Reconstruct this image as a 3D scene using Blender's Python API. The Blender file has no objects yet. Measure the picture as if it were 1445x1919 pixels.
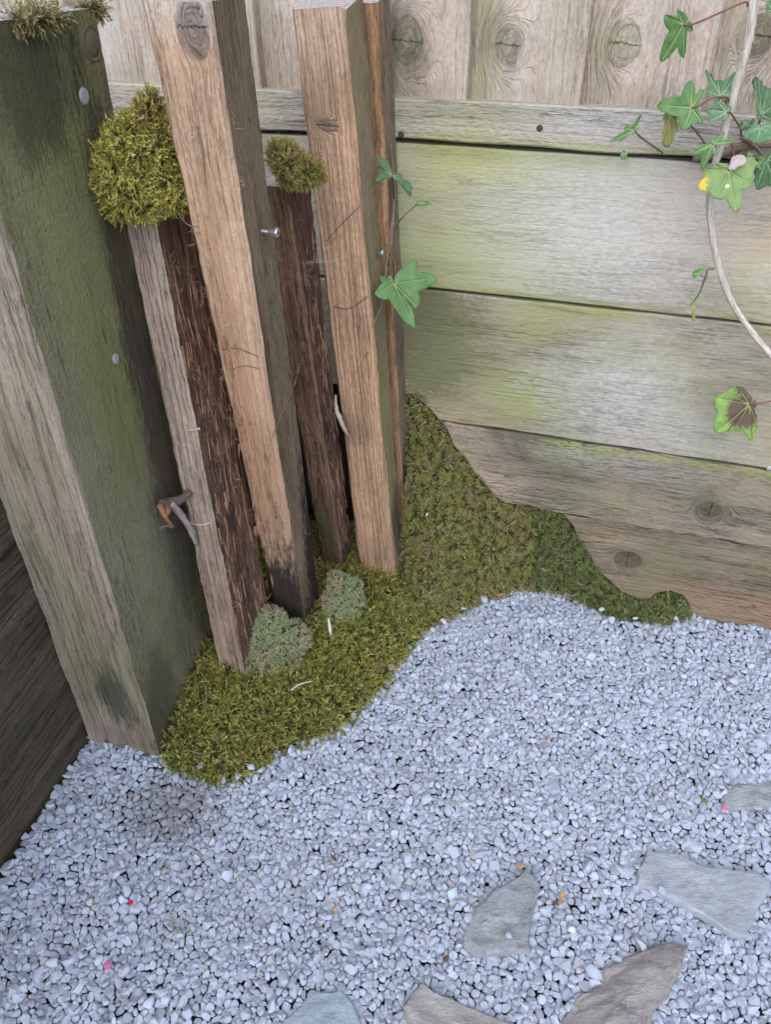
import bpy, math, random
import numpy as np
from mathutils import Vector, Matrix

rng = np.random.default_rng(7)
random.seed(7)
SC = bpy.context.scene
COL = SC.collection

# ------------------------------------------------------------------ camera
F, CX, CY, TH, H = 1443., 722.5, 959.5, math.radians(37), .80
cd = bpy.data.cameras.new('camera')
cam = bpy.data.objects.new('camera', cd)
COL.objects.link(cam)
cam.location = (0, 0, H)
cam.rotation_euler = (math.pi / 2 - TH, 0, 0)
cd.sensor_fit = 'VERTICAL'
cd.sensor_height = 36
cd.lens = F / 1919 * 36
cd.clip_start = .01
cd.clip_end = 200
SC.camera = cam

# ------------------------------------------------------------------ light: open shade under a bright sky
SUN_EL, SUN_AZ = math.radians(46), math.radians(196)     # azimuth clockwise from +Y: behind the camera, a little left
w = bpy.data.worlds.new('World')
SC.world = w
w.use_nodes = True
nt = w.node_tree
bg = nt.nodes['Background']
sky = nt.nodes.new('ShaderNodeTexSky')
sky.sky_type = 'NISHITA'
sky.sun_disc = False
sky.sun_elevation = SUN_EL
sky.sun_rotation = SUN_AZ
sky.air_density = .8
sky.dust_density = 1.2
sky.ozone_density = 1.2
nt.links.new(sky.outputs[0], bg.inputs[0])
bg.inputs[1].default_value = .15
sd = bpy.data.lights.new('sun', 'SUN')
sd.energy = 1.1
sd.angle = math.radians(110)
sd.color = (1, .96, .90)
sun = bpy.data.objects.new('sun', sd)
COL.objects.link(sun)
dv = Vector((math.sin(SUN_AZ) * math.cos(SUN_EL), math.cos(SUN_AZ) * math.cos(SUN_EL), math.sin(SUN_EL)))
sun.rotation_euler = dv.to_track_quat('Z', 'Y').to_euler()
sun.location = (0, 0, 3)
SC.view_settings.view_transform = 'Standard'
SC.view_settings.look = 'None'
SC.view_settings.gamma = 1
SC.view_settings.exposure = 1.25
SC.view_settings.use_curve_mapping = False
SC.cycles.use_adaptive_sampling = True
SC.cycles.adaptive_threshold = .025
SC.cycles.max_bounces = 5
SC.cycles.diffuse_bounces = 3
SC.cycles.glossy_bounces = 2
SC.cycles.transmission_bounces = 2
SC.cycles.caustics_reflective = False
SC.cycles.caustics_refractive = False

# ------------------------------------------------------------------ measuring: photo pixel -> point of the place
CAMO = np.array([0, 0, H])
def ray(px, py):
    u = (px - CX) / F
    v = (CY - py) / F
    c, s = math.cos(TH), math.sin(TH)
    return np.array([u, c + v * s, -s + v * c])
def onZ(px, py, z=0.):
    d = ray(px, py)
    return CAMO + (z - H) / d[2] * d
def onY(px, py, Y):
    d = ray(px, py)
    return CAMO + Y / d[1] * d
def onP(px, py, p, n):
    d = ray(px, py)
    return CAMO + np.dot(np.array(p) - CAMO, n) / np.dot(d, n) * d

FA = math.radians(16.5)
FT = np.array([math.cos(FA), -math.sin(FA), 0])      # along the back fence, to the right
FN = np.array([math.sin(FA), math.cos(FA), 0])       # away from the camera
FD = .9019                                           # distance of the fence face
UP = np.array([0, 0, 1.])
def onF(px, py, off=0.):                             # on a plane 'off' in front of the fence face
    return onP(px, py, FN * (FD - off), FN)
def fpt(s, z, off=0.):
    return FT * s + FN * (FD - off) + UP * z
def fsz(px, py):
    p = onF(px, py)
    return float(p @ FT), float(p[2])

# ------------------------------------------------------------------ objects
def link(o, parent=None):
    COL.objects.link(o)
    if parent is not None:
        o.parent = parent
    return o
def empty(name, loc=(0, 0, 0)):
    o = bpy.data.objects.new(name, None)
    o.empty_display_size = .02
    o.location = Vector([float(v) for v in loc])
    return link(o)
def tag(o, label=None, cat=None, group=None, kind=None):
    if label: o['label'] = label
    if cat: o['category'] = cat
    if group: o['group'] = group
    if kind: o['kind'] = kind
    return o
def mesh_np(name, V, T, mats, smooth=True, attrs=None, fmat=None, sharp=0):
    """V (n,3) verts, T list/array of faces -> mesh"""
    me = bpy.data.meshes.new(name)
    V = np.asarray(V, np.float32)
    if isinstance(T, np.ndarray):
        k = T.shape[1]
        me.vertices.add(len(V))
        me.vertices.foreach_set('co', V.ravel())
        me.loops.add(T.size)
        me.loops.foreach_set('vertex_index', T.astype(np.int32).ravel())
        me.polygons.add(len(T))
        me.polygons.foreach_set('loop_start', np.arange(0, T.size, k, dtype=np.int32))
        me.polygons.foreach_set('loop_total', np.full(len(T), k, np.int32))
        me.update(calc_edges=True)
    else:
        me.from_pydata([tuple(map(float, v)) for v in V], [], T)
    for m in (mats if isinstance(mats, (list, tuple)) else [mats]):
        me.materials.append(m)
    if fmat is not None:
        me.polygons.foreach_set('material_index', np.asarray(fmat, np.int32))
    me.polygons.foreach_set('use_smooth', np.full(len(me.polygons), smooth))
    for an, av in (attrs or {}).items():
        av = np.asarray(av, np.float32)
        if av.ndim == 2:
            a = me.attributes.new(an, 'FLOAT_VECTOR', 'POINT')
            a.data.foreach_set('vector', av.ravel())
        else:
            a = me.attributes.new(an, 'FLOAT', 'POINT')
            a.data.foreach_set('value', av)
    me.validate()
    me.update()
    if sharp: me.set_sharp_from_angle(angle=math.radians(sharp))
    return me
def obj(name, me, parent=None):
    o = bpy.data.objects.new(name, me)
    link(o, parent)
    if parent is not None:                 # meshes are built in world metres
        o.matrix_parent_inverse = Matrix.Translation(-Vector(parent.location))
    return o
def recentre(o):
    """put the origin of a single-mesh thing at its base"""
    me = o.data
    co = np.empty(len(me.vertices) * 3, np.float32)
    me.vertices.foreach_get('co', co)
    co = co.reshape(-1, 3)
    c = np.array([co[:, 0].mean(), co[:, 1].mean(), co[:, 2].min()])
    me.vertices.foreach_set('co', (co - c).astype(np.float32).ravel())
    me.update()
    o.location = Vector([float(v) for v in c])
    return o

# ------------------------------------------------------------------ shader helpers
class NT:
    def __init__(s, name):
        s.m = bpy.data.materials.new(name)
        s.m.use_nodes = True
        s.t = s.m.node_tree
        s.b = s.t.nodes['Principled BSDF']
        s.out = s.t.nodes['Material Output']
    def n(s, typ, **kw):
        nd = s.t.nodes.new(typ)
        for k, v in kw.items():
            setattr(nd, k, v)
        return nd
    def put(s, sock, v):
        if v is None: return
        if isinstance(v, bpy.types.NodeSocket):
            s.t.links.new(v, sock)
        elif isinstance(v, (tuple, list)) and sock.type == 'RGBA':
            sock.default_value = tuple(v[:3]) + (1,)
        else:
            sock.default_value = v
    def math(s, op, a, b=None, c=None, clamp=False):
        nd = s.n('ShaderNodeMath', operation=op, use_clamp=clamp)
        s.put(nd.inputs[0], a); s.put(nd.inputs[1], b); s.put(nd.inputs[2], c)
        return nd.outputs[0]
    def mix(s, f, a, b, mode='MIX'):
        nd = s.n('ShaderNodeMix', data_type='RGBA', blend_type=mode)
        s.put(nd.inputs[0], f); s.put(nd.inputs[6], a); s.put(nd.inputs[7], b)
        return nd.outputs[2]
    def lerp(s, f, a, b):
        nd = s.n('ShaderNodeMix', data_type='FLOAT')
        s.put(nd.inputs[0], f); s.put(nd.inputs[2], a); s.put(nd.inputs[3], b)
        return nd.outputs[0]
    def rng(s, v, lo, hi, a=0., b=1., smooth=True):
        nd = s.n('ShaderNodeMapRange', interpolation_type='SMOOTHSTEP' if smooth else 'LINEAR')
        nd.clamp = True if hasattr(nd, 'clamp') else None
        s.put(nd.inputs[0], v); s.put(nd.inputs[1], lo); s.put(nd.inputs[2], hi); s.put(nd.inputs[3], a); s.put(nd.inputs[4], b)
        return nd.outputs[0]
    def xyz(s, x, y, z):
        nd = s.n('ShaderNodeCombineXYZ')
        s.put(nd.inputs[0], x); s.put(nd.inputs[1], y); s.put(nd.inputs[2], z)
        return nd.outputs[0]
    def sep(s, v):
        nd = s.n('ShaderNodeSeparateXYZ'); s.put(nd.inputs[0], v)
        return nd.outputs
    def attr(s, name):
        nd = s.n('ShaderNodeAttribute', attribute_name=name)
        return nd.outputs
    def vscale(s, v, sc):
        nd = s.n('ShaderNodeVectorMath', operation='MULTIPLY')
        s.put(nd.inputs[0], v); nd.inputs[1].default_value = sc
        return nd.outputs[0]
    def vadd(s, v, o):
        nd = s.n('ShaderNodeVectorMath', operation='ADD')
        s.put(nd.inputs[0], v); s.put(nd.inputs[1], o)
        return nd.outputs[0]
    def noise(s, v, scale=1., detail=4., rough=.55, dist=0.):
        nd = s.n('ShaderNodeTexNoise')
        s.put(nd.inputs['Vector'], v)
        nd.inputs['Scale'].default_value = scale
        nd.inputs['Detail'].default_value = detail
        nd.inputs['Roughness'].default_value = rough
        nd.inputs['Distortion'].default_value = dist
        return nd.outputs[0]
    def voro(s, v, scale, feat='F1'):
        nd = s.n('ShaderNodeTexVoronoi', feature=feat)
        s.put(nd.inputs['Vector'], v); nd.inputs['Scale'].default_value = scale
        return nd.outputs
    def ramp(s, f, stops):
        nd = s.n('ShaderNodeValToRGB')
        s.put(nd.inputs[0], f)
        el = nd.color_ramp.elements
        while len(el) < len(stops): el.new(.5)
        for e, (p, c) in zip(el, stops):
            e.position = p; e.color = tuple(c[:3]) + (1,)
        return nd.outputs[0]
    def bump(s, h, strength=.5, dist=.001, normal=None):
        nd = s.n('ShaderNodeBump')
        s.put(nd.inputs['Height'], h)
        nd.inputs['Strength'].default_value = strength
        nd.inputs['Distance'].default_value = dist
        if normal is not None: s.put(nd.inputs['Normal'], normal)
        return nd.outputs[0]
    def done(s, col, rough=.8, normal=None, spec=.3):
        s.put(s.b.inputs['Base Color'], col)
        s.put(s.b.inputs['Roughness'], rough)
        s.put(s.b.inputs['Specular IOR Level'], spec)
        if normal is not None: s.put(s.b.inputs['Normal'], normal)
        return s.m

def plain(name, col, rough=.6, metal=0., var=.25, scale=300.):
    N = NT(name)
    g = N.n('ShaderNodeTexCoord').outputs['Object']
    f = N.noise(g, scale, 3)
    c = N.mix(f, [x * (1 - var) for x in col], [min(1, x * (1 + var)) for x in col])
    N.b.inputs['Metallic'].default_value = metal
    return N.done(c, rough)

def wood(name, light, dark, seed=0., ring=130., ringk=1., fibre=1., knots=(), patches=(), washes=(), bumpk=1., warp=.012, rough=.85, iso=0., crack=.6, stain=(11, 30), fa=60.):
    """sawn timber. attribute gc = (along, across, depth) in metres.
    patches: (colour, a, c, ra, rc, strength)  stains with a place of their own;  washes: (colour, sa, sc, lo, hi, strength)"""
    N = NT(name)
    gc = N.attr('gc')[1]
    A, C, D = N.sep(gc)
    so = (seed * 3.17, seed * 1.31, seed * 2.23)
    wv = N.vadd(N.vscale(gc, (3.5, 14, 14)), so)
    wn = N.math('SUBTRACT', N.noise(wv, 1., 2, .5), .5)
    G = N.math('MULTIPLY_ADD', wn, warp, C)
    kmask = None
    kcol = None
    for (ka, kc, ra, rc, col) in knots:
        da = N.math('DIVIDE', N.math('SUBTRACT', A, ka), ra)
        dc = N.math('DIVIDE', N.math('SUBTRACT', C, kc), rc)
        d = N.math('SQRT', N.math('ADD', N.math('MULTIPLY', da, da), N.math('MULTIPLY', dc, dc)))
        d = N.math('MULTIPLY_ADD', N.math('SUBTRACT', N.noise(N.vscale(gc, (60, 90, 90)), 1., 2), .5), .35, d)
        wt = N.math('EXPONENT', N.math('MULTIPLY', N.math('MULTIPLY', d, d), -.75))
        sg = N.math('MULTIPLY', d, rc * 1.2)
        G = N.lerp(wt, G, sg)
        km = N.rng(d, 1.12, .85)
        kcol = (kcol or []) + [(km, d, col, ka, ra)]
    rv = N.vadd(N.xyz(N.math('MULTIPLY', A, 2.2), N.math('MULTIPLY', G, ring), N.math('MULTIPLY', D, ring * .6)), so)
    rn = N.noise(rv, 1., 2., .5)
    fv = N.vadd(N.xyz(N.math('MULTIPLY', A, fa), N.math('MULTIPLY', G, 360.), N.math('MULTIPLY', D, 300)), so)
    fn = N.noise(fv, 1., 3, .65)
    rr = N.rng(rn, .36, .66)
    lines = N.math('ABSOLUTE', N.math('SUBTRACT', N.math('FRACT', N.math('MULTIPLY_ADD', rn, 2.6, N.math('MULTIPLY', G, ring * .9))), .5))
    lines = N.math('MULTIPLY', N.rng(lines, .20, .02), N.rng(fn, .25, .6, .5, 1.))
    f = N.math('ADD', N.math('MULTIPLY', rr, .35 * ringk), N.math('MULTIPLY', lines, .55 * ringk))
    f = N.math('ADD', f, N.math('MULTIPLY', N.math('SUBTRACT', fn, .42), 1.5 * fibre), clamp=True)
    col = N.mix(f, light, dark)
    big = N.noise(N.vadd(N.vscale(gc, (6, 20, 20)), so), 1., 5, .65)
    col = N.mix(N.rng(big, .3, .7), col, N.mix(1., col, (.70, .70, .69), 'MULTIPLY'))
    pit = N.noise(N.vadd(N.vscale(gc, (260, 260, 260) if iso else (150, 300, 300)), so), 1., 4, .75)
    col = N.mix(N.rng(pit, .35, .7, .6, 0.), col, N.mix(1., col, (.60, .58, .56), 'MULTIPLY'))
    cn = N.noise(N.vadd(N.vscale(N.xyz(A, G, D), (9, 150, 90)), (so[0] + 5.5, so[1], so[2])), 1., 3, .6)
    ckm = N.math('MULTIPLY', N.rng(N.math('ABSOLUTE', N.math('SUBTRACT', cn, .5)), .016, .003), N.rng(big, .42, .58))
    spk = N.rng(N.noise(N.vadd(N.vscale(gc, (190, 230, 230)), (so[1], so[2], so[0] + 9.)), 1., 2, .5), .70, .76)
    for i, (pc, sa, sc, lo, hi, st) in enumerate(washes):
        v = N.vadd(N.vscale(gc, (sa, sc, sc)), (so[0] + 7.7 * i, so[1] + 3.1, so[2]))
        m = N.rng(N.noise(v, 1., 6, .65), lo, hi)
        m = N.math('MULTIPLY', m, N.rng(pit, .25, .6, .55, 1.))
        col = N.mix(N.math('MULTIPLY', m, st), col, pc)
    pn = N.math('ADD', N.math('MULTIPLY', N.noise(N.vadd(N.vscale(gc, (stain[0], stain[1], stain[1])), so), 1., 6, .72), .68), N.math('MULTIPLY', fn, .32))
    for (pc, pa, pcc, ra, rc, st) in patches:
        da = N.math('DIVIDE', N.math('SUBTRACT', A, pa), ra)
        dc = N.math('DIVIDE', N.math('SUBTRACT', C, pcc), rc)
        d = N.math('SQRT', N.math('ADD', N.math('MULTIPLY', da, da), N.math('MULTIPLY', dc, dc)))
        d = N.math('MULTIPLY_ADD', N.math('SUBTRACT', pn, .5), 1.9, d)
        if max(pc) < .14:          # soaked black stain: crisp, following the fibres
            m = N.math('MULTIPLY', N.rng(N.math('MULTIPLY_ADD', N.math('SUBTRACT', fn, .5), .9, d), 1.2, .55), st)
        else:
            m = N.math('MULTIPLY', N.rng(d, 1.35, .25, 0., 1., False), st)
            m = N.math('MULTIPLY', m, N.rng(fn, .3, .65, 1., .6))
        if max(pc) >= .14: m = N.math('MULTIPLY', m, N.rng(pit, .32, .58, .45, 1.))
        col = N.mix(m, col, pc)
    for (km, d, kc_, ka, ra) in (kcol or []):
        kc2 = N.mix(N.rng(big, .35, .65), kc_, [x * .62 for x in kc_])
        kc2 = N.mix(N.rng(pit, .4, .65), N.mix(1., kc2, (.55, .55, .55), 'MULTIPLY'), kc2)
        col = N.mix(N.math('MULTIPLY', km, .62), col, kc2)
        halo = N.math('MULTIPLY', N.rng(N.math('ABSOLUTE', N.math('SUBTRACT', d, 1.02)), .11, .0), N.rng(pn, .35, .65, .0, .75))
        col = N.mix(halo, col, [x * .25 for x in kc_])
        ck = N.math('ABSOLUTE', N.math('ADD', N.math('SUBTRACT', A, ka), N.math('MULTIPLY', N.math('SUBTRACT', pn, .5), ra * .9)))
        ck = N.math('MULTIPLY', N.rng(ck, .0011, .0003), N.math('MULTIPLY', km, .85))
        col = N.mix(ck, col, [x * .12 for x in kc_])
    wav = N.noise(N.vadd(N.vscale(gc, (fa * 1.3, 290, 290)), so), 1., 3, .6, .25)
    col = N.mix(N.math('MULTIPLY', ckm, crack), col, N.mix(1., col, (.22, .19, .17), 'MULTIPLY'))
    col = N.mix(N.math('MULTIPLY', spk, .6 * min(1., crack * 1.6)), col, N.mix(1., col, (.3, .27, .25), 'MULTIPLY'))
    hgt = N.math('ADD', N.math('MULTIPLY', f, -.7), N.math('MULTIPLY', pit, 2.2 if iso else .8))
    hgt = N.math('SUBTRACT', hgt, N.math('MULTIPLY', ckm, 1.2 * crack))
    hgt = N.math('ADD', hgt, N.math('MULTIPLY', wav, .8))
    nr = N.bump(hgt, .9, .0022 * bumpk)
    return N.done(col, rough, nr, .2)

# ------------------------------------------------------------------ palette
SILVER, SILVER_D = (.50, .465, .43), (.29, .26, .225)
WARM, WARM_D = (.50, .335, .23), (.27, .155, .09)
OLIVE, OLIVE_D = (.26, .21, .125), (.14, .105, .06)
ALGAE = (.25, .255, .125)
ALGAE_L = (.36, .37, .21)
CHALK = (.48, .485, .475)
DARKB, DARKB_D = (.105, .068, .047), (.04, .024, .017)
SOIL = (.035, .026, .02)

# ------------------------------------------------------------------ the ground
def soil_mat():
    N = NT('soil')
    g = N.n('ShaderNodeTexCoord').outputs['Object']
    f = N.noise(g, 60, 8, .7)
    c = N.ramp(f, [(.3, (.02, .015, .012)), (.55, (.06, .045, .035)), (.75, (.11, .09, .075))])
    return N.done(c, .95, N.bump(f, .8, .004))
M_SOIL = soil_mat()
gx = np.concatenate([[-60, -8, -2], np.linspace(-1, 1.4, 60), [3, 9, 60]])
gy = np.concatenate([[-60, -8, -1.5], np.linspace(-.3, 1.3, 40), [3, 9, 60]])
GXX, GYY = np.meshgrid(gx, gy)
GV = np.stack([GXX.ravel(), GYY.ravel(), -.022 + .003 * np.sin(GXX.ravel() * 31) * np.sin(GYY.ravel() * 27)], 1)
def grid_quads(nx, ny):
    i = np.arange(nx * ny).reshape(ny, nx)
    return np.stack([i[:-1, :-1].ravel(), i[:-1, 1:].ravel(), i[1:, 1:].ravel(), i[1:, :-1].ravel()], 1)
ground = obj('ground', mesh_np('ground', GV, grid_quads(len(gx), len(gy)), M_SOIL))
tag(ground, 'dark bare soil under the gravel and moss', None, kind='structure')

# ------------------------------------------------------------------ boards with a sawn or rotted outline
def noise1(n, amp, k=3):
    x = rng.normal(0, 1, n + 2 * k)
    ker = np.hanning(2 * k + 1); ker /= np.sqrt((ker ** 2).sum())
    return np.convolve(x, ker, 'valid') * amp
def densify(poly, step):
    out = []
    for i in range(len(poly)):
        a, b = np.array(poly[i]), np.array(poly[(i + 1) % len(poly)])
        n = max(1, int(np.linalg.norm(b - a) / step))
        for j in range(n):
            out.append(a + (b - a) * j / n)
    return np.array(out)
def slab(name, poly, thick, to_world, mat, seed, parent, wob=.0007, step=.012, bev=.0018, horizontal=True, front=0.):
    """poly in (s,z) of the face; to_world(s,z,off) off>0 towards the viewer. bevelled front rim."""
    P = densify(poly, step)
    n = len(P)
    nx = np.roll(P, -1, 0) - np.roll(P, 1, 0)
    nrm = np.stack([nx[:, 1], -nx[:, 0]], 1)
    nrm /= np.maximum(np.linalg.norm(nrm, axis=1, keepdims=True), 1e-9)
    area = .5 * np.sum(P[:, 0] * np.roll(P[:, 1], -1) - np.roll(P[:, 0], -1) * P[:, 1])
    if area < 0: nrm = -nrm
    P = P + nrm * noise1(n, wob)[:, None]
    Pin = P - nrm * bev
    V, gc = [], []
    for ring, off in ((Pin, front), (P, front - bev), (P, front - thick)):
        for (s_, z_) in ring:
            V.append(to_world(s_, z_, off))
            gc.append((s_, z_, off) if horizontal else (z_, s_, off))
    faces = [list(range(n))]
    for r in range(2):
        for i in range(n):
            j = (i + 1) % n
            faces.append([r * n + i, r * n + n + i, r * n + n + j, r * n + j])
    faces.append(list(range(3 * n - 1, 2 * n - 1, -1)))
    if area < 0: faces = [f[::-1] for f in faces]
    me = mesh_np(name, V, faces, mat, smooth=False, attrs={'gc': np.array(gc)})
    return obj(name, me, parent)

# ------------------------------------------------------------------ back fence
fence = empty('back_fence', fpt(.1, 0))
tag(fence, 'weathered timber fence of horizontal boards, rail and upright boards, stained green', 'fence')
fw = lambda s, z, off: fpt(s, z, off)
R_ = 1.15     # how far it runs to the right
L_ = -.85
def K(px, py, ra, rc, col, vert=False):
    s, z = fsz(px, py)
    return (z, s, ra, rc, col) if vert else (s, z, ra, rc, col)
def PA(col, px, py, ra, rc, st, vert=False):
    s, z = fsz(px, py)
    return (col, z, s, ra, rc, st) if vert else (col, s, z, ra, rc, st)
GREY, GREY_D = (.52, .475, .42), (.31, .275, .235)
ST = (16, 18)
m1 = wood('wood_grey_upper', (.52, .475, .405), (.36, .32, .26), 1, ring=85, ringk=.45, fibre=.24, warp=.03, bumpk=.6, stain=ST, fa=115., crack=.22,
          washes=[(ALGAE_L, 7, 7, .40, .68, .75), ((.40, .37, .32), 9, 9, .5, .7, .5)],
          patches=[PA((.34, .35, .175), 790, 430, .13, .13, 1.), PA((.37, .37, .12), 900, 300, .07, .03, .95), PA((.31, .33, .15), 800, 500, .12, .05, .8), PA((.33, .35, .18), 960, 480, .09, .05, .7),
                   PA(CHALK, 1110, 420, .13, .09, .85), PA((.40, .30, .225), 1430, 455, .07, .020, .9), PA((.47, .40, .33), 1330, 390, .08, .06, .6)]
          + [((.24, .27, .07), a_, .4525, .035, .006, .8) for a_ in (-.2, -.16, -.11, -.06, .0, .06, .14)] + [((.20, .22, .08), a_, .606, .05, .010, .7) for a_ in (-.22, -.15, -.05)])
m2 = wood('wood_grey_middle', (.44, .395, .32), (.26, .23, .165), 2, ring=95, ringk=.5, fibre=.30, warp=.02, bumpk=.6, stain=ST, fa=115., crack=.35,
          washes=[(ALGAE, 7, 8, .38, .68, .8), ((.18, .165, .11), 8, 9, .52, .7, .55)],
          patches=[PA((.125, .125, .065), 790, 610, .09, .13, .9), PA((.19, .20, .095), 890, 660, .10, .09, .8), PA((.29, .315, .11), 980, 745, .055, .045, .9), PA((.30, .32, .13), 1000, 600, .05, .03, .8), PA(CHALK, 1150, 740, .10, .07, .85), PA((.44, .46, .42), 1300, 810, .06, .04, .7),
                   PA((.42, .32, .22), 850, 790, .06, .03, .9), PA((.30, .28, .18), 1400, 780, .09, .06, .7)]
          + [((.27, .30, .08), a_, .442, .030, .007, .75) for a_ in (-.02, .02, .2)])
m3 = wood('wood_rotted_lower', (.35, .30, .235), (.165, .14, .10), 3, ring=100, ringk=.5, fibre=.6, warp=.03, stain=ST, fa=115., crack=.6, bumpk=1.2,
          knots=[K(1332, 955, .013, .012, (.22, .20, .13))],
          washes=[(ALGAE, 8, 9, .42, .70, .65), ((.10, .09, .065), 12, 14, .52, .68, .75)],
          patches=[PA((.46, .36, .27), 930, 900, .06, .03, .9), PA((.145, .135, .095), 1040, 880, .09, .04, .8), PA((.35, .37, .24), 1080, 850, .06, .02, .8), PA((.36, .37, .34), 1180, 880, .09, .02, .5), PA((.20, .185, .12), 1300, 940, .16, .04, .5),
                   PA((.40, .31, .24), 850, 830, .04, .04, .8)] + [((.29, .33, .09), a_, .2565, .03, .005, .85) for a_ in (-.02, .04, .1, .16, .22)])
m4 = wood('wood_rotted_bottom', (.31, .255, .185), (.15, .12, .08), 4, ring=90, ringk=.7, fibre=.6, warp=.03, stain=ST, fa=115., crack=.6, bumpk=1.1,
          knots=[K(1177, 1050, .017, .014, (.15, .115, .07))],
          washes=[((.17, .17, .085), 8, 9, .40, .68, .7), ((.09, .08, .06), 12, 14, .55, .7, .6)],
          patches=[PA((.145, .145, .085), 1260, 1060, .06, .05, .8), PA((.30, .185, .125), 1400, 1140, .16, .032, .85), PA((.33, .25, .17), 1130, 1010, .05, .02, .7), PA((.15, .14, .10), 1080, 1000, .03, .03, .5)])
mr = wood('wood_rail', (.52, .47, .42), (.36, .32, .28), 5, ring=120, ringk=.45, fibre=.5, warp=.01, bumpk=1.1, stain=ST, fa=115., crack=.5,
          washes=[(ALGAE_L, 9, 12, .42, .70, .6), ((.44, .385, .36), 9, 14, .45, .7, .6)],
          patches=[PA((.25, .25, .17), 900, 205, .25, .010, .7), PA((.33, .34, .16), 850, 240, .12, .03, .6), PA(CHALK, 1180, 225, .10, .02, .5)]
          + [((.26, .29, .08), a_, .619, .04, .006, .8) for a_ in (-.2, -.12, -.04, .04, .1)])
slab('board', [(L_, .4495), (R_, .4495), (R_, .6115), (L_, .6115)], .022, fw, m1, 1, fence, step=.02, wob=.0005)
# middle board: its lower left corner is eaten away
c2 = [fsz(776, 742), fsz(800, 762), fsz(822, 790)]
slab('board', [(L_, .30), c2[0], c2[1], (c2[2][0], .2655), (R_, .2655), (R_, .4465), (L_, .4465)], .022, fw, m2, 2, fence, step=.014, wob=.0006)
c3 = [fsz(*p) for p in [(828, 798), (850, 836), (872, 862), (886, 884), (906, 906), (926, 930), (948, 944), (985, 948), (1030, 958), (1050, 963)]]
slab('board', [(c3[0][0], .2615)] + c3[1:] + [(R_, .1465), (R_, .2615)], .022, fw, m3, 3, fence, step=.006, wob=.0011)
c4 = [fsz(*p) for p in [(1054, 968), (1072, 990), (1080, 1012), (1098, 1036), (1112, 1062), (1136, 1086), (1160, 1106), (1192, 1124), (1214, 1126), (1232, 1113), (1258, 1110), (1278, 1118), (1290, 1132), (1297, 1152)]]
slab('board', [(c4[0][0], .1425)] + c4[1:] + [(c4[-1][0] + .004, -.05), (R_, -.05), (R_, .1425)], .022, fw, m4, 4, fence, step=.006, wob=.001, front=-.0015)
slab('rail', [(L_, .6165), (R_, .6165), (R_, .6575), (L_, .6575)], .035, fw, mr, 5, fence, step=.02, wob=.0006, front=.004)
# dark backing earth behind the rotted boards
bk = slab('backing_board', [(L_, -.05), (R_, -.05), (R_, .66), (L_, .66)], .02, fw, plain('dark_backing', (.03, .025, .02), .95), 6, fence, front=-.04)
# upright boards, thick edge to the right lapping over the next
vk = {-.296: None}
for i in range(-5, 9):
    s0 = -.178 + .1185 * i
    s1 = s0 + .1185
    kn = []
    if i == 0: kn = [K(948, 88, .017, .014, (.36, .35, .22), True)]
    if i == 1: kn = [K(1168, 85, .020, .0155, (.38, .375, .23), True)]
    if i == -1: kn = [K(757, 78, .021, .017, (.34, .34, .20), True)]
    if i == 2: kn = [K(1425, 70, .018, .012, (.26, .25, .13), True)]
    vm = wood('wood_upright_%s' % 'abcdefghijklmnop'[i + 5], (.64, .535, .44), (.44, .345, .265), 10 + i, ring=110, ringk=.7, fibre=.5, warp=.02, knots=kn, crack=.3,
              washes=[((.42, .42, .27), 4, 12, .50, .70, .6), ((.50, .48, .46), 5, 14, .5, .7, .5)],
              patches=[(ALGAE, .72, s0 + .012, .16, .014, .8 if i == 0 else .3), ((.24, .22, .17), .662, s0 + .06, .014, .08, .5)])
    V, gc = [], []
    zs = np.linspace(.645, 1.75, 40)
    wl, wr = noise1(40, .0012), noise1(40, .0012)
    # thin left edge tucked under the neighbour, thick right edge
    for k, z in enumerate(zs):
        a_, b_ = s0 - .012, s1 + wr[k]
        for (s_, o_) in ((a_, -.0235), (a_, -.0205), (b_ - .0015, -.0025), (b_, -.004), (b_, -.0225)):
            V.append(fpt(s_, z, o_)); gc.append((z, s_, o_))
    faces = []
    for k in range(39):
        for q in range(5):
            p = (q + 1) % 5
            faces.append([k * 5 + q, k * 5 + p, k * 5 + 5 + p, k * 5 + 5 + q])
    faces += [[4, 3, 2, 1, 0], [195, 196, 197, 198, 199]]
    obj('upright_board', mesh_np('upright_board', V, faces, vm, False, {'gc': gc}), fence)

# nails and screws
M_STEEL = plain('zinc_steel', (.55, .56, .58), .38, .9, .15)
M_GALV = plain('dull_nail', (.42, .44, .47), .55, .5, .3, 900)
M_RUST = plain('rusty_nail', (.09, .04, .03), .8, .2, .5, 900)
def frame(axis):
    z = np.array(axis, float); z /= np.linalg.norm(z)
    x = np.cross([0, 0, 1] if abs(z[2]) < .9 else [1, 0, 0], z); x /= np.linalg.norm(x)
    return x, np.cross(z, x), z
def lathe(name, p, axis, prof, mat, parent, seg=20, smooth=True):
    x, y, z = frame(axis)
    V, F_ = [], []
    for (r, h) in prof:
        for k in range(seg):
            t = 2 * math.pi * k / seg
            V.append(np.array(p) + x * r * math.cos(t) + y * r * math.sin(t) + z * h)
    for i in range(len(prof) - 1):
        for k in range(seg):
            j = (k + 1) % seg
            F_.append([i * seg + k, i * seg + j, i * seg + seg + j, i * seg + seg + k])
    F_.append(list(range(seg))[::-1]); F_.append([(len(prof) - 1) * seg + k for k in range(seg)])
    return obj(name, mesh_np(name, V, F_, mat, smooth), parent)
lathe('nail_head', onF(1012, 240, .004), -FN, [(.0032, -.002), (.0034, .0006), (.0026, .0012)], M_RUST, fence, 12, False)
lathe('nail_head', onF(752, 252, .004), -FN, [(.0034, -.002), (.0036, .0008), (.0026, .0014)], M_RUST, fence, 12, False)
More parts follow.
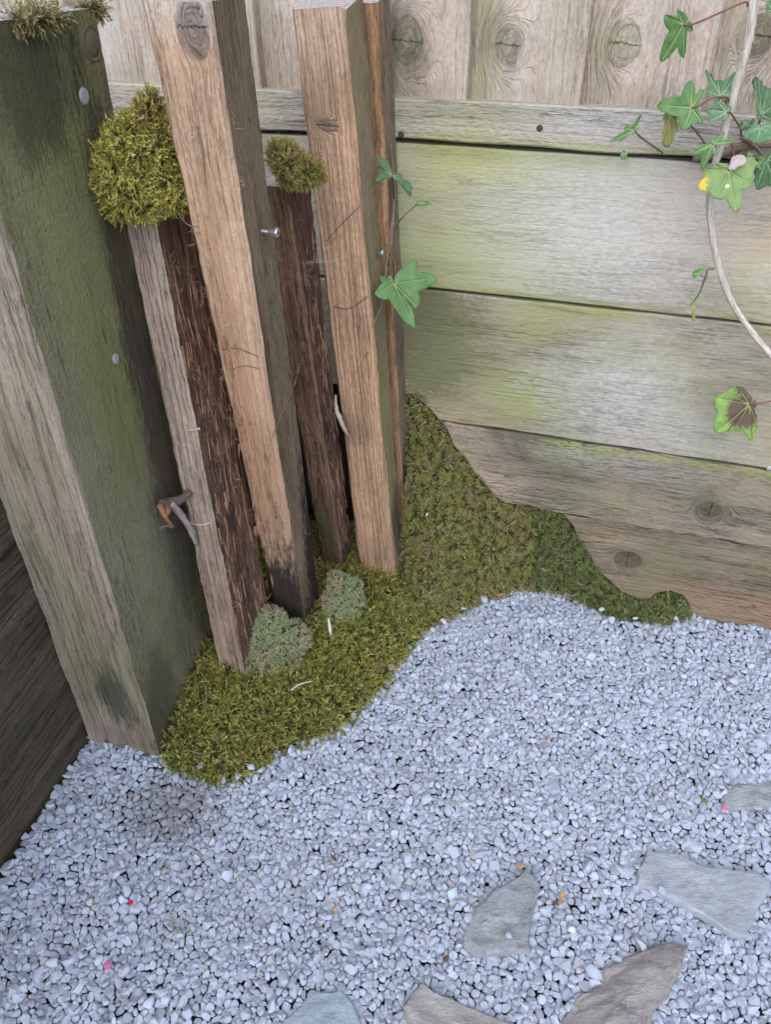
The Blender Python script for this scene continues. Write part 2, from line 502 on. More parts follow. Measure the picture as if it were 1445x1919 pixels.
lathe('nail_head', onF(1442, 877, .0), -FN, [(.0030, -.002), (.0032, .0012), (.0022, .0018)], M_GALV, fence, 12, False)

# ------------------------------------------------------------------ left fence
LA = math.radians(13.5)
LN = np.array([math.cos(LA), -math.sin(LA), 0])      # towards the viewer side
LT = np.array([math.sin(LA), math.cos(LA), 0])       # away from camera
LP = onZ(80, 1518)
LP = LP - LT * (LP @ LT)
left = empty('side_fence', LP + LT * .4)
tag(left, 'dark damp brown plank fence at lower left behind the big post', 'fence')
lw = lambda s, z, off: LP + LT * s + UP * z + LN * off
md = [wood('wood_damp_%s' % c, (.20, .145, .105), (.075, .052, .038), 30 + i, ring=100, ringk=1., fibre=1.2, bumpk=2.2, warp=.03,
           washes=[((.06, .06, .03), 5, 12, .45, .65, .7), ((.19, .15, .125), 8, 30, .55, .72, .6)]) for i, c in enumerate('abcd')]
slab('plank', [(-.6, -.05), (1.1, -.05), (1.1, .020), (-.6, .026)], .03, lw, md[0], 31, left, wob=.0012, front=-.004)
slab('plank', [(-.6, .031), (1.1, .0245), (1.1, .311), (-.6, .311)], .03, lw, md[1], 32, left, wob=.0012)
slab('plank', [(-.6, .316), (1.1, .316), (1.1, .50), (-.6, .50)], .03, lw, md[2], 33, left, wob=.0012, front=.002)

# ------------------------------------------------------------------ stakes: squared timbers with a front corner edge
class Beam:
    def __init__(s, P0, P1, ang, w0, w1):
        """P0,P1 bottom and top of the front corner; w=(left face width, right face width)"""
        s.P0, s.P1, s.w0, s.w1 = np.array(P0), np.array(P1), w0, w1
        s.L = np.array([-math.cos(ang), math.sin(ang), 0])
        s.R = np.array([math.sin(ang), math.cos(ang), 0])
        s.len = np.linalg.norm(s.P1 - s.P0)
        s.ax = (s.P1 - s.P0) / s.len
    def at(s, a, l, r):
        t = a / s.len
        return s.P0 + s.ax * a + s.L * l + s.R * r
    def face_n(s, which):
        n = np.cross(s.ax, s.L if which == 'L' else s.R)
        n /= np.linalg.norm(n)
        if n @ (CAMO - s.P0) < 0: n = -n
        return n
    def px(s, px, py, which='L', lift=0.):
        n = s.face_n(which)
        p = onP(px, py, s.P0 + n * lift, n)
        return p, n
    def ac(s, px, py, which='L'):
        p, n = s.px(px, py, which)
        d = p - s.P0
        a = d @ s.ax
        q = d - s.ax * a
        dirv = s.L if which == 'L' else s.R
        return float(a), float(q @ dirv) * (1 if which == 'L' else -1)
    def build(s, name, matL, matR, matT, parent, below=.06, n=70, wob=.0004, bev=.0028, topfn=None, rag=0., seed=0.):
        a = np.linspace(-below, s.len, n)
        V, gc, fm = [], [], []
        bn = np.clip(noise1(n, .16, 1), -.4, .6)
        wob4 = [noise1(n, wob, 4) for _ in range(8)]
        m = 8
        for k in range(n):
            t = min(1, max(0, a[k] / s.len))
            wl = s.w0[0] + (s.w1[0] - s.w0[0]) * t
            wr = s.w0[1] + (s.w1[1] - s.w0[1]) * t
            b = bev * (1 + bn[k])
            cs = [(b, 0), (wl - b, 0), (wl, b), (wl, wr - b), (wl - b, wr), (b, wr), (0, wr - b), (0, b)]
            for q, (l, r) in enumerate(cs):
                l2, r2 = l + wob4[q][k] + rag * rng.normal(0, .0007), r + wob4[(q + 3) % 8][k] + rag * rng.normal(0, .0007)
                aa = a[k] + (topfn(l, r) if (topfn and k >= n - 1) else 0)
                V.append(s.at(aa, l2, r2))
                c = l if q in (0, 1) else (-r if q in (6, 7) else (l + r))
                gc.append((a[k] + seed * .37, c, (r if q in (0, 1) else l)))
        F_ = []
        for k in range(n - 1):
            for q in range(m):
                p = (q + 1) % m
                F_.append([k * m + q, k * m + p, k * m + m + p, k * m + m + q])
                fm.append(1 if q in (5, 6) else 0)
        # end grain: a fan
        base = (n - 1) * m
        V.append(np.mean(V[base:base + m], 0)); gc.append((0, 0, 0))
        for q in range(m):
            F_.append([base + q, base + (q + 1) % m, len(V) - 1]); fm.append(2)
        me = mesh_np(name, V, F_, [matL, matR, matT], False, {'gc': gc}, fm)
        # faces outward
        import bmesh
        bm = bmesh.new(); bm.from_mesh(me); bmesh.ops.recalc_face_normals(bm, faces=bm.faces); bm.to_mesh(me); bm.free()
        return obj(name, me, parent)

def endgrain():
    N = NT('end_grain')
    g = N.n('ShaderNodeTexCoord').outputs['Object']
    nd = N.n('ShaderNodeTexWave', wave_type='RINGS', rings_direction='Z')
    N.put(nd.inputs['Vector'], N.vadd(g, (.05, -.8, 0))); nd.inputs['Scale'].default_value = 60; nd.inputs['Distortion'].default_value = 3
    c = N.mix(nd.outputs[1], (.50, .47, .44), (.30, .27, .25))
    f = N.noise(g, 400, 4, .7)
    c = N.mix(N.rng(f, .45, .7), c, (.2, .18, .16))
    return N.done(c, .9, N.bump(f, .8, .002))
M_END = endgrain()
PA_ = lambda B, col, px, py, ra, rc, st, face='L': (col,) + B.ac(px, py, face) + (ra, rc, st)
KN_ = lambda B, px, py, ra, rc, col, face='L': B.ac(px, py, face) + (ra, rc, col)

# --- the big mossy post
PB = Beam([-.274, .563, 0], [-.274, .563, .752], FA, (.098, .173), (.098, .173))
PB.L = np.array([-math.cos(FA), math.sin(FA), 0]); PB.R = np.array([math.sin(math.radians(14.5)), math.cos(math.radians(14.5)), 0])
post = empty('garden_post', (-.29, .65, 0))
tag(post, 'big square timber post with dark mossy green side face, at far left', 'post')
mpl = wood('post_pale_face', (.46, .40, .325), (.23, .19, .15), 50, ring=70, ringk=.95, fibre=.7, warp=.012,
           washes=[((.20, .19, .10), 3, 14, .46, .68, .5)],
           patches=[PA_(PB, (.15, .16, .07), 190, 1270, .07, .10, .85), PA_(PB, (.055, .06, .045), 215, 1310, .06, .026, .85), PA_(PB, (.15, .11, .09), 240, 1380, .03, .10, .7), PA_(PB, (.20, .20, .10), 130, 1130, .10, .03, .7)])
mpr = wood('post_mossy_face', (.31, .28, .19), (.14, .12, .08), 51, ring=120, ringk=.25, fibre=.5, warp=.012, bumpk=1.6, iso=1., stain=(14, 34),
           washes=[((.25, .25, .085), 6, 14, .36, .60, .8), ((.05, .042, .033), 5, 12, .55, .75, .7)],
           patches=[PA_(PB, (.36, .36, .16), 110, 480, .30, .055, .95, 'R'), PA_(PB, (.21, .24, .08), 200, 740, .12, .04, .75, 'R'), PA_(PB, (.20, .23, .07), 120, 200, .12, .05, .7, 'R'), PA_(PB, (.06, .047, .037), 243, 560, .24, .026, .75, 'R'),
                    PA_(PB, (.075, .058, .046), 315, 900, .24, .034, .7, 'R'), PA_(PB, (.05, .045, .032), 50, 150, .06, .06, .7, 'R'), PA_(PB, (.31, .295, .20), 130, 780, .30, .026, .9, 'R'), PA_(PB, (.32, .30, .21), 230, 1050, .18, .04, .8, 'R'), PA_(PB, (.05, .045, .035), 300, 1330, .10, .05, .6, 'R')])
PB.build('timber', mpl, mpr, M_END, post, below=.05, n=90, wob=.0004, bev=.0025)
p, n_ = PB.px(171, 82, 'R')
kn_ = lathe('knot', p, n_, [(.0135, -.004), (.0130, .0004), (.0118, .0012), (.0108, .0002), (.0100, -.0005), (.0085, .0012), (.0050, .0018), (.0012, .0020)], wood('post_knot', (.20, .18, .115), (.09, .078, .05), 71, ring=300, iso=1.), post, 28)
for (px, py, r) in [(156, 180, .0062), (215, 672, .0048)]:
    p, n_ = PB.px(px, py, 'R')
    lathe('nail_head', p, n_, [(r, -.003), (r, .0008), (r * .8, .0014)], M_GALV, post, 16, False)

# --- short stake with the moss cap on top
S2 = Beam([-.179, .655, .038], onY(287, 412, .70), math.radians(24), (.040, .074), (.034, .072))
st2 = empty('short_stake', S2.P0)
tag(st2, 'short split stake, grey left face, rotten dark right face, below big moss cap', 'stake')
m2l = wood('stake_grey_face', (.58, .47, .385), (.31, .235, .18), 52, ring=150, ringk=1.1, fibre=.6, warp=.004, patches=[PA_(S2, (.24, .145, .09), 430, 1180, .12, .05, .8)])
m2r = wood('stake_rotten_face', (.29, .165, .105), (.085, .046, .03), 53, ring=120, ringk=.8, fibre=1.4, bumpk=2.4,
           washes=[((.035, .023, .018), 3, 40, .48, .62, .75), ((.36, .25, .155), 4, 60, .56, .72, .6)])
S2.build('timber', m2l, m2r, M_END, st2, below=.06, rag=.35, wob=.0003)

# --- tallest stake with the big knot
S3 = Beam(onY(567, 1150, .735), onY(392, 1, .64), math.radians(20), (.043, .052), (.056, .053))
st3 = empty('tall_stake', S3.P0)
tag(st3, 'tallest stake, pale pinkish front with large dark knot at top and a protruding screw', 'stake')
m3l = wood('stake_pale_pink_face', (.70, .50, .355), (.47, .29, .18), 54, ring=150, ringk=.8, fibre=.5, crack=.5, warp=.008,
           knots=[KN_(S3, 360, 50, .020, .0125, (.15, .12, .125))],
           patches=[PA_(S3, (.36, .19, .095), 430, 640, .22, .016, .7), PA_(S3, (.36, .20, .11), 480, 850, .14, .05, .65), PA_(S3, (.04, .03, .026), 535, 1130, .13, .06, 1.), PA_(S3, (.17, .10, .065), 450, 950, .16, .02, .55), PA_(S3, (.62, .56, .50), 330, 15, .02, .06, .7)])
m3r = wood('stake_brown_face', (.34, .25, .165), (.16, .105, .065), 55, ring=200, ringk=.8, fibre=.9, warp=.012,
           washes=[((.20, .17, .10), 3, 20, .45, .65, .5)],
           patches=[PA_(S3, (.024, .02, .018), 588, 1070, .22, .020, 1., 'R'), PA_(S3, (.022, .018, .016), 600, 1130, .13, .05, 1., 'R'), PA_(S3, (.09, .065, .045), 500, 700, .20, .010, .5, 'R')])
S3.build('timber', m3l, m3r, M_END, st3, below=.08, topfn=lambda l, r: rng.normal(0, .001))
p, n_ = S3.px(490, 433, 'R')
ax = np.array([.96, -.24, -.02])
scr = lathe('screw', p - ax * .004, ax, [(.0019, 0)] + [(.0019 + (.0004 if i % 2 else 0), .004 + i * .0006) for i in range(12)] + [(.0022, .0135), (.0038, .0165), (.0044, .0185), (.0042, .0193)], M_STEEL, st3, 18)
x_, y_, z_ = frame(ax)
lathe('recess', p - ax * .004 + z_ * .0193, ax, [(.0016, -.0001), (.0016, .00025)], plain('screw_recess', (.08, .08, .085), .6, .5), scr, 6, False)

# --- short dark stake with the small moss cap
S4 = Beam(onY(641, 1055, .86), onY(538, 352, .80), math.radians(20), (.034, .036), (.034, .054))
st4 = empty('short_stake', S4.P0)
tag(st4, 'short dark brown stake wedged between two taller ones, small moss cap on top', 'stake')
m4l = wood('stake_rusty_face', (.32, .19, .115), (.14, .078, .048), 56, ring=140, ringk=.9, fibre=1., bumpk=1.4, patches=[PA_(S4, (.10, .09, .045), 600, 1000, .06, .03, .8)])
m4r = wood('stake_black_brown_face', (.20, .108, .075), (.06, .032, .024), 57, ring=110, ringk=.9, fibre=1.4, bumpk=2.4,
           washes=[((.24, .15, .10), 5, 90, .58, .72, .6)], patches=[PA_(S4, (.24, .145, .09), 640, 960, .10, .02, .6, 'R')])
S4.build('timber', m4l, m4r, M_END, st4, below=.06, rag=.5, wob=.0004)

# --- straight stake nearest the fence
S5 = Beam(onY(740, 1062, .845), onY(645, 20, .850), math.radians(20), (.057, .030), (.055, .053))
st5 = empty('straight_stake', S5.P0)
tag(st5, 'straight sawn stake with warm pinkish ridged front and flat knot, beside the ivy leaf', 'stake')
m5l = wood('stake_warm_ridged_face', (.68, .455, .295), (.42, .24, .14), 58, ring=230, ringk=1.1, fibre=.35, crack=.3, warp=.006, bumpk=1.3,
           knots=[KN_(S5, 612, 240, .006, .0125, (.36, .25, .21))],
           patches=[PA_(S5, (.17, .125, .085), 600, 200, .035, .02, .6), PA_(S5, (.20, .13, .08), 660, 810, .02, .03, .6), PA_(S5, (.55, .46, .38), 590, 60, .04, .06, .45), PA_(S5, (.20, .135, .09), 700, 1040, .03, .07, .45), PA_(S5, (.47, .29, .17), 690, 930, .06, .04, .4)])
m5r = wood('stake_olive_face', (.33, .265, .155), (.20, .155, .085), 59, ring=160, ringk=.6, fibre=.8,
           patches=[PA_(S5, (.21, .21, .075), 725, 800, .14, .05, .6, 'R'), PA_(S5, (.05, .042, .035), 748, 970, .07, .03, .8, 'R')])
S5.build('timber', m5l, m5r, M_END, st5, below=.06, topfn=lambda l, r: .012 * r / .05 + rng.normal(0, .0012))
# --- thin stake behind it
S6 = Beam(onY(750, 850, .906), onY(707, 15, .904), math.radians(24), (.045, .030), (.045, .034))
st6 = empty('thin_stake', S6.P0)
tag(st6, 'thin brown stake with orange edge squeezed behind the straight stake against the fence', 'stake')
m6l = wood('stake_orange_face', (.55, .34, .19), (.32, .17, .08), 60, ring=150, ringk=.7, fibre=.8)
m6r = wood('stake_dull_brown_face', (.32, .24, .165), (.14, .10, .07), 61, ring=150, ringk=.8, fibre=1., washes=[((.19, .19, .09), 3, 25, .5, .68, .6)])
S6.build('timber', m6l, m6r, M_END, st6, below=.26, wob=.0006, topfn=lambda l, r: .004 + .012 * r / .05)
p, n_ = S6.px(706, 473, 'R')
p, n_ = S5.px(705, 473, 'R')
ax = np.array([.93, -.36, .05])
lathe('screw', p - ax * .003, ax, [(.0018, 0), (.0018, .008), (.0036, .0105), (.0038, .0118)], M_STEEL, st5, 14)

# ------------------------------------------------------------------ moss
def frond_template(nleaf=9, seed=0, wid=.16):
    """one moss shoot, length 1 along z, made of little pointed leaves round a stem"""
    r = np.random.default_rng(seed)
    V, T = [], []
    bend = r.uniform(.15, .45)
    def axis(t):
        return np.array([bend * t * t, 0, t * (1 - .18 * bend * t)])
    w = wid * .22
    for k in range(3):          # stem
        t0, t1 = k / 3, (k + 1) / 3
        a, b = axis(t0), axis(t1)
        i = len(V)
        V += [a + [0, -w * (1 - t0 * .6), 0], a + [0, w * (1 - t0 * .6), 0], b + [0, 0, 0]]
        T.append([i, i + 1, i + 2])
    for k in range(nleaf):
        t = .12 + .88 * k / nleaf
        a = axis(t)
        an = k * 2.4 + r.uniform(-.3, .3)
        ll = (.30 if k < nleaf - 2 else .34) * r.uniform(.7, 1.15) * (wid / .16) ** .5
        out = np.array([math.cos(an), math.sin(an), r.uniform(.7, 1.3)])
        out /= np.linalg.norm(out)
        side = np.cross(out, [0, 0, 1]); side /= np.linalg.norm(side)
        i = len(V)
        V += [a - side * ll * .17, a + side * ll * .17, a + out * ll]
        T.append([i, i + 1, i + 2])
    return np.array(V), np.array(T)

def moss_mat(name, cols, dead, dead_at=.62, patch=18., rough=.75):
    N = NT(name)
    r = N.attr('rnd')[2]
    tip = N.attr('tip')[2]
    g = N.n('ShaderNodeNewGeometry').outputs['Position']
    c = N.ramp(r, [(0, cols[0]), (.35, cols[1]), (.7, cols[2]), (1., cols[3])])
    pn = N.noise(g, patch, 4, .6)
    c = N.mix(N.rng(pn, .42, .64), c, N.mix(.75, c, cols[2]))
    dn = N.noise(N.vadd(g, (3.3, 1.1, .4)), patch * 2.2, 4, .65)
    c = N.mix(N.math('MULTIPLY', N.rng(dn, dead_at - .08, dead_at + .08), .8), c, dead)
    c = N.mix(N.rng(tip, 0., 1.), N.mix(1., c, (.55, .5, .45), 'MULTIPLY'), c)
    N.b.inputs['Subsurface Weight'].default_value = 0
    N.put(N.b.inputs['Transmission Weight'], 0.)
    return N.done(c, rough, None, .3)
def matt_under(name, col):
    N = NT(name)
    g = N.n('ShaderNodeNewGeometry').outputs['Position']
    f = N.noise(g, 260, 5, .7)
    return N.done(N.mix(f, [x * .4 for x in col], [x * 1.5 for x in col]), .95, N.bump(f, 1., .003))
M_UNDER = matt_under('moss_underlayer', (.045, .045, .018))

def tri_of(quads):
    q = np.asarray(quads)
    return np.concatenate([q[:, [0, 1, 2]], q[:, [0, 2, 3]]])
def scatter(V, T, n, mask=None):
    a, b, c = V[T[:, 0]], V[T[:, 1]], V[T[:, 2]]
    cr = np.cross(b - a, c - a)
    ar = np.linalg.norm(cr, axis=1)
    pr = ar / ar.sum()
    i = rng.choice(len(T), n, p=pr)
    u, v = rng.random(n), rng.random(n)
    f = u + v > 1
    u[f], v[f] = 1 - u[f], 1 - v[f]
    P = a[i] + (b[i] - a[i]) * u[:, None] + (c[i] - a[i]) * v[:, None]
    Nn = cr[i] / np.maximum(ar[i], 1e-12)[:, None]
    return P, Nn, ar.sum() / 2
def shoots(name, P, Nn, mat, parent, length=(.007, .012), wid=.16, tilt=.8, nleaf=9, droop=None, comb=None):
    """real little moss shoots standing on points P with normals Nn, joined into one mesh"""
    temps = [frond_template(nleaf, s, wid) for s in range(6)]
    n = len(P)
    which = rng.integers(0, 6, n)
    d = rng.normal(0, 1, (n, 3))
    up = Nn + tilt * d / np.linalg.norm(d, axis=1, keepdims=True) * rng.uniform(.3, 1.3, (n, 1))
    if comb is not None: up = up + comb
    if droop is not None: up = up + np.array([0, 0, droop])
    up /= np.linalg.norm(up, axis=1, keepdims=True)
    rx = np.cross(up, rng.normal(0, 1, (n, 3))); rx /= np.linalg.norm(rx, axis=1, keepdims=True)
    ry = np.cross(up, rx)
    L = rng.uniform(*length, n)
    rn = rng.random(n)
    VV, TT, RR, TP = [], [], [], []
    base = 0
    for k, (tv, tt) in enumerate(temps):
        s = np.where(which == k)[0]
        if not len(s): continue
        X = P[s][:, None] + L[s][:, None, None] * (rx[s][:, None] * tv[None, :, 0:1] + ry[s][:, None] * tv[None, :, 1:2] + up[s][:, None] * tv[None, :, 2:3])
        VV.append(X.reshape(-1, 3))
        TT.append((tt[None] + (np.arange(len(s)) * len(tv))[:, None, None]).reshape(-1, 3) + base)
        RR.append(np.repeat(rn[s], len(tv)))
        TP.append(np.tile(np.clip(tv[:, 2], 0, 1), len(s)))
        base += len(s) * len(tv)
    me = mesh_np(name, np.concatenate(VV), np.concatenate(TT), mat, False, {'rnd': np.concatenate(RR), 'tip': np.concatenate(TP)})
    o = obj(name, me, parent)
    o['kind'] = 'stuff'
    return o
def vnoise(P, f, seed=0):
    """cheap smooth noise in -1..1"""
    r = np.random.default_rng(seed)
    out = np.zeros(len(P))
    warp = np.zeros((len(P), 3))
    for k in range(4):
        d = r.normal(0, 1, 3) * f * .6
        warp += np.sin(P @ d + r.uniform(0, 6.28))[:, None] * r.normal(0, .45, 3) / f
    Q_ = P + warp
    m = 14
    for k in range(m):
        d = r.normal(0, 1, 3); d *= f * 1.6 * math.exp(r.normal(0, .35)) / np.linalg.norm(d)
        out += np.sin(Q_ @ d + r.uniform(0, 6.28))
    return out / math.sqrt(m) * .95

GREEN = [(.07, .085, .02), (.165, .185, .035), (.30, .305, .065), (.50, .47, .16)]
M_MOSS = moss_mat('moss_olive', GREEN, (.30, .23, .13), .62)
M_MOSS2 = moss_mat('moss_bank_green', [(.085, .105, .03), (.18, .205, .05), (.29, .305, .085), (.50, .48, .20)], (.30, .23, .14), .57, 14.)
M_MOSS3 = moss_mat('moss_fine_green', [(.07, .095, .028), (.12, .165, .05), (.185, .225, .075), (.32, .34, .15)], (.2, .16, .09), .66)
M_CAP = moss_mat('moss_yellow_cap', [(.16, .15, .03), (.31, .285, .05), (.45, .41, .09), (.60, .55, .20)], (.26, .14, .075), .62, 12.)
M_CAP2 = moss_mat('moss_brown_cap', [(.14, .12, .03), (.26, .23, .055), (.38, .34, .09), (.50, .45, .16)], (.20, .11, .06), .56, 14.)
M_PALE = moss_mat('moss_pale', [(.13, .185, .075), (.23, .30, .13), (.33, .39, .20), (.52, .55, .37)], (.46, .38, .26), .53, 16.)
M_LICH = moss_mat('moss_greyish', [(.12, .115, .035), (.20, .19, .06), (.29, .27, .10), (.42, .40, .22)], (.28, .2, .1), .55)

# front moss carpet: a low swelling with the stakes standing in it
outer_px = [(304, 1424), (330, 1440), (360, 1441), (400, 1456), (440, 1457), (500, 1428), (560, 1402), (610, 1385), (650, 1366), (680, 1325), (720, 1284), (745, 1236), (790, 1186)]
outer = np.array([onZ(*p)[:2] for p in outer_px])
fen = lambda s, o=0.: (FT * s + FN * (FD - o))[:2]
carpet_poly = np.vstack([outer, [fen(-.235, .0)], [fen(-.56)], [(-.225, .745)], [(-.262, .60)]])
def inside(P, poly):
    x, y = P[:, 0], P[:, 1]
    r = np.zeros(len(P), bool)
    j = len(poly) - 1
    for i in range(len(poly)):
        xi, yi = poly[i]; xj, yj = poly[j]
        c = ((yi > y) != (yj > y)) & (x < (xj - xi) * (y - yi) / (yj - yi + 1e-15) + xi)
        r ^= c
        j = i
    return r
def dist_poly(P, line):
    d = np.full(len(P), 1e9)
    for a, b in zip(line[:-1], line[1:]):
        ab = b - a
        t = np.clip(((P - a) @ ab) / (ab @ ab), 0, 1)
        d = np.minimum(d, np.linalg.norm(P - (a + t[:, None] * ab), axis=1))
    return d
nx, ny = 150, 150
X, Y = np.meshgrid(np.linspace(-.36, .12, nx), np.linspace(.50, 1.07, ny))
P2 = np.stack([X.ravel(), Y.ravel()], 1)
ins = inside(P2, carpet_poly)
dd = dist_poly(P2, outer)
Z = np.where(ins, .006 + .042 * (1 - np.exp(-dd / .05)), -.01 - .3 * dd)
P3 = np.column_stack([P2, np.zeros(len(P2))])
Z = Z + np.where(ins, .005 * vnoise(P3, 60, 1) * np.minimum(1, dd / .03) + .0065 * vnoise(P3, 140, 2) + .0035 * vnoise(P3, 400, 3), 0)
CV = np.column_stack([P2, Z])
Q = grid_quads(nx, ny)
Q = Q[ins[Q].all(1) | ((dd[Q] < .008).all(1))]
moss1 = empty('moss_carpet', onZ(560, 1330))
tag(moss1, 'low olive green moss carpet round the feet of the leaning stakes, edged by gravel', 'moss')
obj('turf_base', mesh_np('turf_base', CV - [0, 0, .003], Q, M_UNDER), moss1)
TT = tri_of(Q[ins[Q].any(1)])
P, Nn, ar = scatter(CV, TT, 31000)
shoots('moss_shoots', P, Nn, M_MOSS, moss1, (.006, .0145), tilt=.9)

# bank of moss against the fence, in two mats
cols = [((742, 1238), (766, 738)), ((790, 1187), (800, 770)), ((850, 1152), (850, 838)), ((900, 1126), (892, 893)), ((948, 1108), (944, 946)), ((1000, 1103), (1000, 956)), ((1040, 1109), (1054, 968)),
        ((1080, 1126), (1088, 1022)), ((1120, 1145), (1122, 1072)), ((1165, 1162), (1165, 1112)), ((1205, 1166), (1205, 1128)), ((1240, 1165), (1240, 1112)), ((1275, 1161), (1270, 1116)), ((1299, 1154), (1297, 1146))]
bot = np.array([onZ(*b) for b, t in cols]); top = np.array([onF(*t, off=-.006) for b, t in cols])
top[0] = onF(*cols[0][1], off=.0)
mid = .5 * (bot + top)
mid[0] = onZ(756, 1062, .050)
mid[1] = onZ(800, 1040, .082)
mid[2] = .5 * mid[2] + .5 * onZ(852, 1010, .095)
def bank(name, label, i0, i1, mat, nsh, seed, tilt=.7, length=(.005, .010), bulge=.022):
    n = (i1 - i0) * 12 + 1
    u = np.linspace(i0, i1, n)
    idx = np.arange(len(bot))
    bt = np.stack([np.interp(u, idx, bot[:, k]) for k in range(3)], 1)
    tp = np.stack([np.interp(u, idx, top[:, k]) for k in range(3)], 1)
    md_ = np.stack([np.interp(u, idx, mid[:, k]) for k in range(3)], 1)
    bw = np.clip(u / 2.5, 0, 1)[:, None]
    m = 40
    V = []
    for j in range(m):
        t = j / (m - 1)
        t2 = -.06 + 1.10 * t
        hgt = np.clip(tp[:, 2] / .14, 0, 1)
        P = bt * (1 - t2) + tp * t2 + (md_ - .5 * (bt + tp)) * (1 - abs(2 * t - 1)) ** .8
        bl = math.sin(math.pi * min(1, max(0, t))) * bulge
        P = P + (-FN * bl * .8 + UP * bl * .55) * hgt[:, None] * bw
        V.append(P)
    V = np.concatenate(V)
    nn = np.array([FT * 0 - FN * .7 + UP * .7])
    V = V + nn * (.007 * vnoise(V, 55, seed) + .008 * vnoise(V, 130, seed + 1) + .004 * vnoise(V, 380, seed + 2))[:, None] * np.clip((V[:, 2] + .01) / .03, .2, 1)[:, None]
    q = grid_quads(n, m)
    root = empty(name, bt[n // 2])
    tag(root, label, 'moss')
    obj('turf_base', mesh_np('turf_base', V + FN * .003, q, M_UNDER), root)
    P, Nn, ar = scatter(V, tri_of(q), nsh)
    s = np.sign((Nn * (-FN + UP)).sum(1))
    Nn = Nn * s[:, None]
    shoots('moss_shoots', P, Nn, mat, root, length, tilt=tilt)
    BANKS.append((root, V, tri_of(q)))
    return root
BANKS = []
bank('moss_bank', 'steep olive moss bank filling the corner below the rotted board ends', 0, 5, M_MOSS2, 21000, 21)
bank('moss_mat', 'fine bright green moss mat under the bottom fence board, right of the moss bank', 5, 10, M_MOSS3, 9000, 31, .55, (.004, .008), .012)
bank('moss_tuft', 'small dark moss tuft in the notch of the bottom fence board', 10, 13, M_MOSS3, 1800, 41, .8, (.006, .011), .012)

def strands(parent, V, T, n, seed, mat):
    P, Nn, _ = scatter(V, T, n)
    Nn = Nn * np.sign((Nn * (UP * .8 - FN * .6)).sum(1))[:, None]
    VV, FF = [], []
    for p, nn in zip(P, Nn):
        d = rng.normal(0, 1, 3); d -= nn * (d @ nn); d /= np.linalg.norm(d)
        L = rng.uniform(.008, .028)
        e = np.cross(nn, d)
        pts = [p + nn * .002, p + d * L * .4 + nn * rng.uniform(.006, .010) + e * rng.normal(0, .003), p + d * L + nn * rng.uniform(.003, .009) + e * rng.normal(0, .005)]
        r = rng.uniform(.0002, .0006)
        v, f_, _ = tube_pts(pts, [r, r, r * .4], 4, 3)
        o_ = len(VV); VV += v; FF += [[i + o_ for i in q] for q in f_]
    o = obj('dry_strands', mesh_np('dry_strands', VV, FF, mat, True), parent)
    o['kind'] = 'stuff'
M_STRAW = plain('dry_straw', (.42, .33, .22), .8, 0, .5, 60)
# rounded moss lumps
def ico(n):
    import bmesh
    bm = bmesh.new()
    bmesh.ops.create_icosphere(bm, subdivisions=n, radius=1)
    bm.verts.ensure_lookup_table()
    V = np.array([v.co[:] for v in bm.verts]); T = np.array([[v.index for v in f.verts] for f in bm.faces])
    bm.free()
    return V, T
ICO4 = ico(4)
def lump(name, label, c, rad, mat, n, seed, length=(.009, .016), tilt=.7, rot=0., wid=.16, nleaf=11, shape=None, cut=None, droop=None):
    V, T = ICO4
    V = V * (1 + .13 * vnoise(V, 2.2, seed) + .05 * vnoise(V, 5, seed + 1))[:, None]
    if shape is not None: V = shape(V)
    V = V * rad
    cr, sr = math.cos(rot), math.sin(rot)
    xax = np.array([1, 0, 0]); zax = np.array([0, 0, 1.])       # roll about the view's y axis
    V = np.column_stack([V[:, 0] * cr + V[:, 2] * sr, V[:, 1], -V[:, 0] * sr + V[:, 2] * cr])
    V = V + c
    root = empty(name, (c[0], c[1], V[:, 2].min()))
    tag(root, label, 'moss')
    obj('turf_base', mesh_np('turf_base', c + (V - c) * .95, T, M_UNDER), root)
    P, Nn, ar = scatter(V, T, n)
    shoots('moss_shoots', P, Nn, mat, root, length, wid=wid, tilt=tilt, nleaf=nleaf, droop=droop)
    return root
def clump(name, label, parts, mat, n, seed, length, tilt=.75, droop=None, scale=.74, shift=(0, 0), spread=1.):
    """an irregular cushion of several swellings grown together"""
    VV, TT, base = [], [], 0
    cs = []
    mx_, my_ = np.mean([p[0] for p in parts]), np.mean([p[1] for p in parts])
    for k, (px, py, Y, rx, ry, rz) in enumerate(parts):
        px, py = mx_ + (px - mx_) * spread + shift[0], my_ + (py - my_) * spread + shift[1]
        rx, ry, rz = rx * scale, ry * scale, rz * scale
        V, T = ICO3
        c = onY(px, py, Y)
        V = V * (1 + .24 * vnoise(V, 2.6, seed + k) + .14 * vnoise(V, 6, seed + 20 + k))[:, None] * [rx, ry, rz] + c
        VV.append(V); TT.append(T + base); base += len(V); cs.append((c, np.array([rx, ry, rz])))
    V, T = np.concatenate(VV), np.concatenate(TT)
    root = empty(name, (cs[0][0][0], cs[0][0][1], V[:, 2].min()))
    tag(root, label, 'moss')
    ctr = np.concatenate([np.tile(c, (len(v), 1)) for (c, _), v in zip(cs, VV)])
    obj('turf_base', mesh_np('turf_base', ctr + (V - ctr) * .93, T, M_UNDER), root)
    P, Nn, ar = scatter(V, T, n)
    keep = np.ones(len(P), bool)
    for c, r in cs:
        keep &= (((P - c) / r) ** 2).sum(1) > .62
    P, Nn = P[keep], Nn[keep]
    shoots('moss_shoots', P, Nn, mat, root, length, tilt=tilt, nleaf=11, droop=droop)
    return root
ICO3 = ico(3)
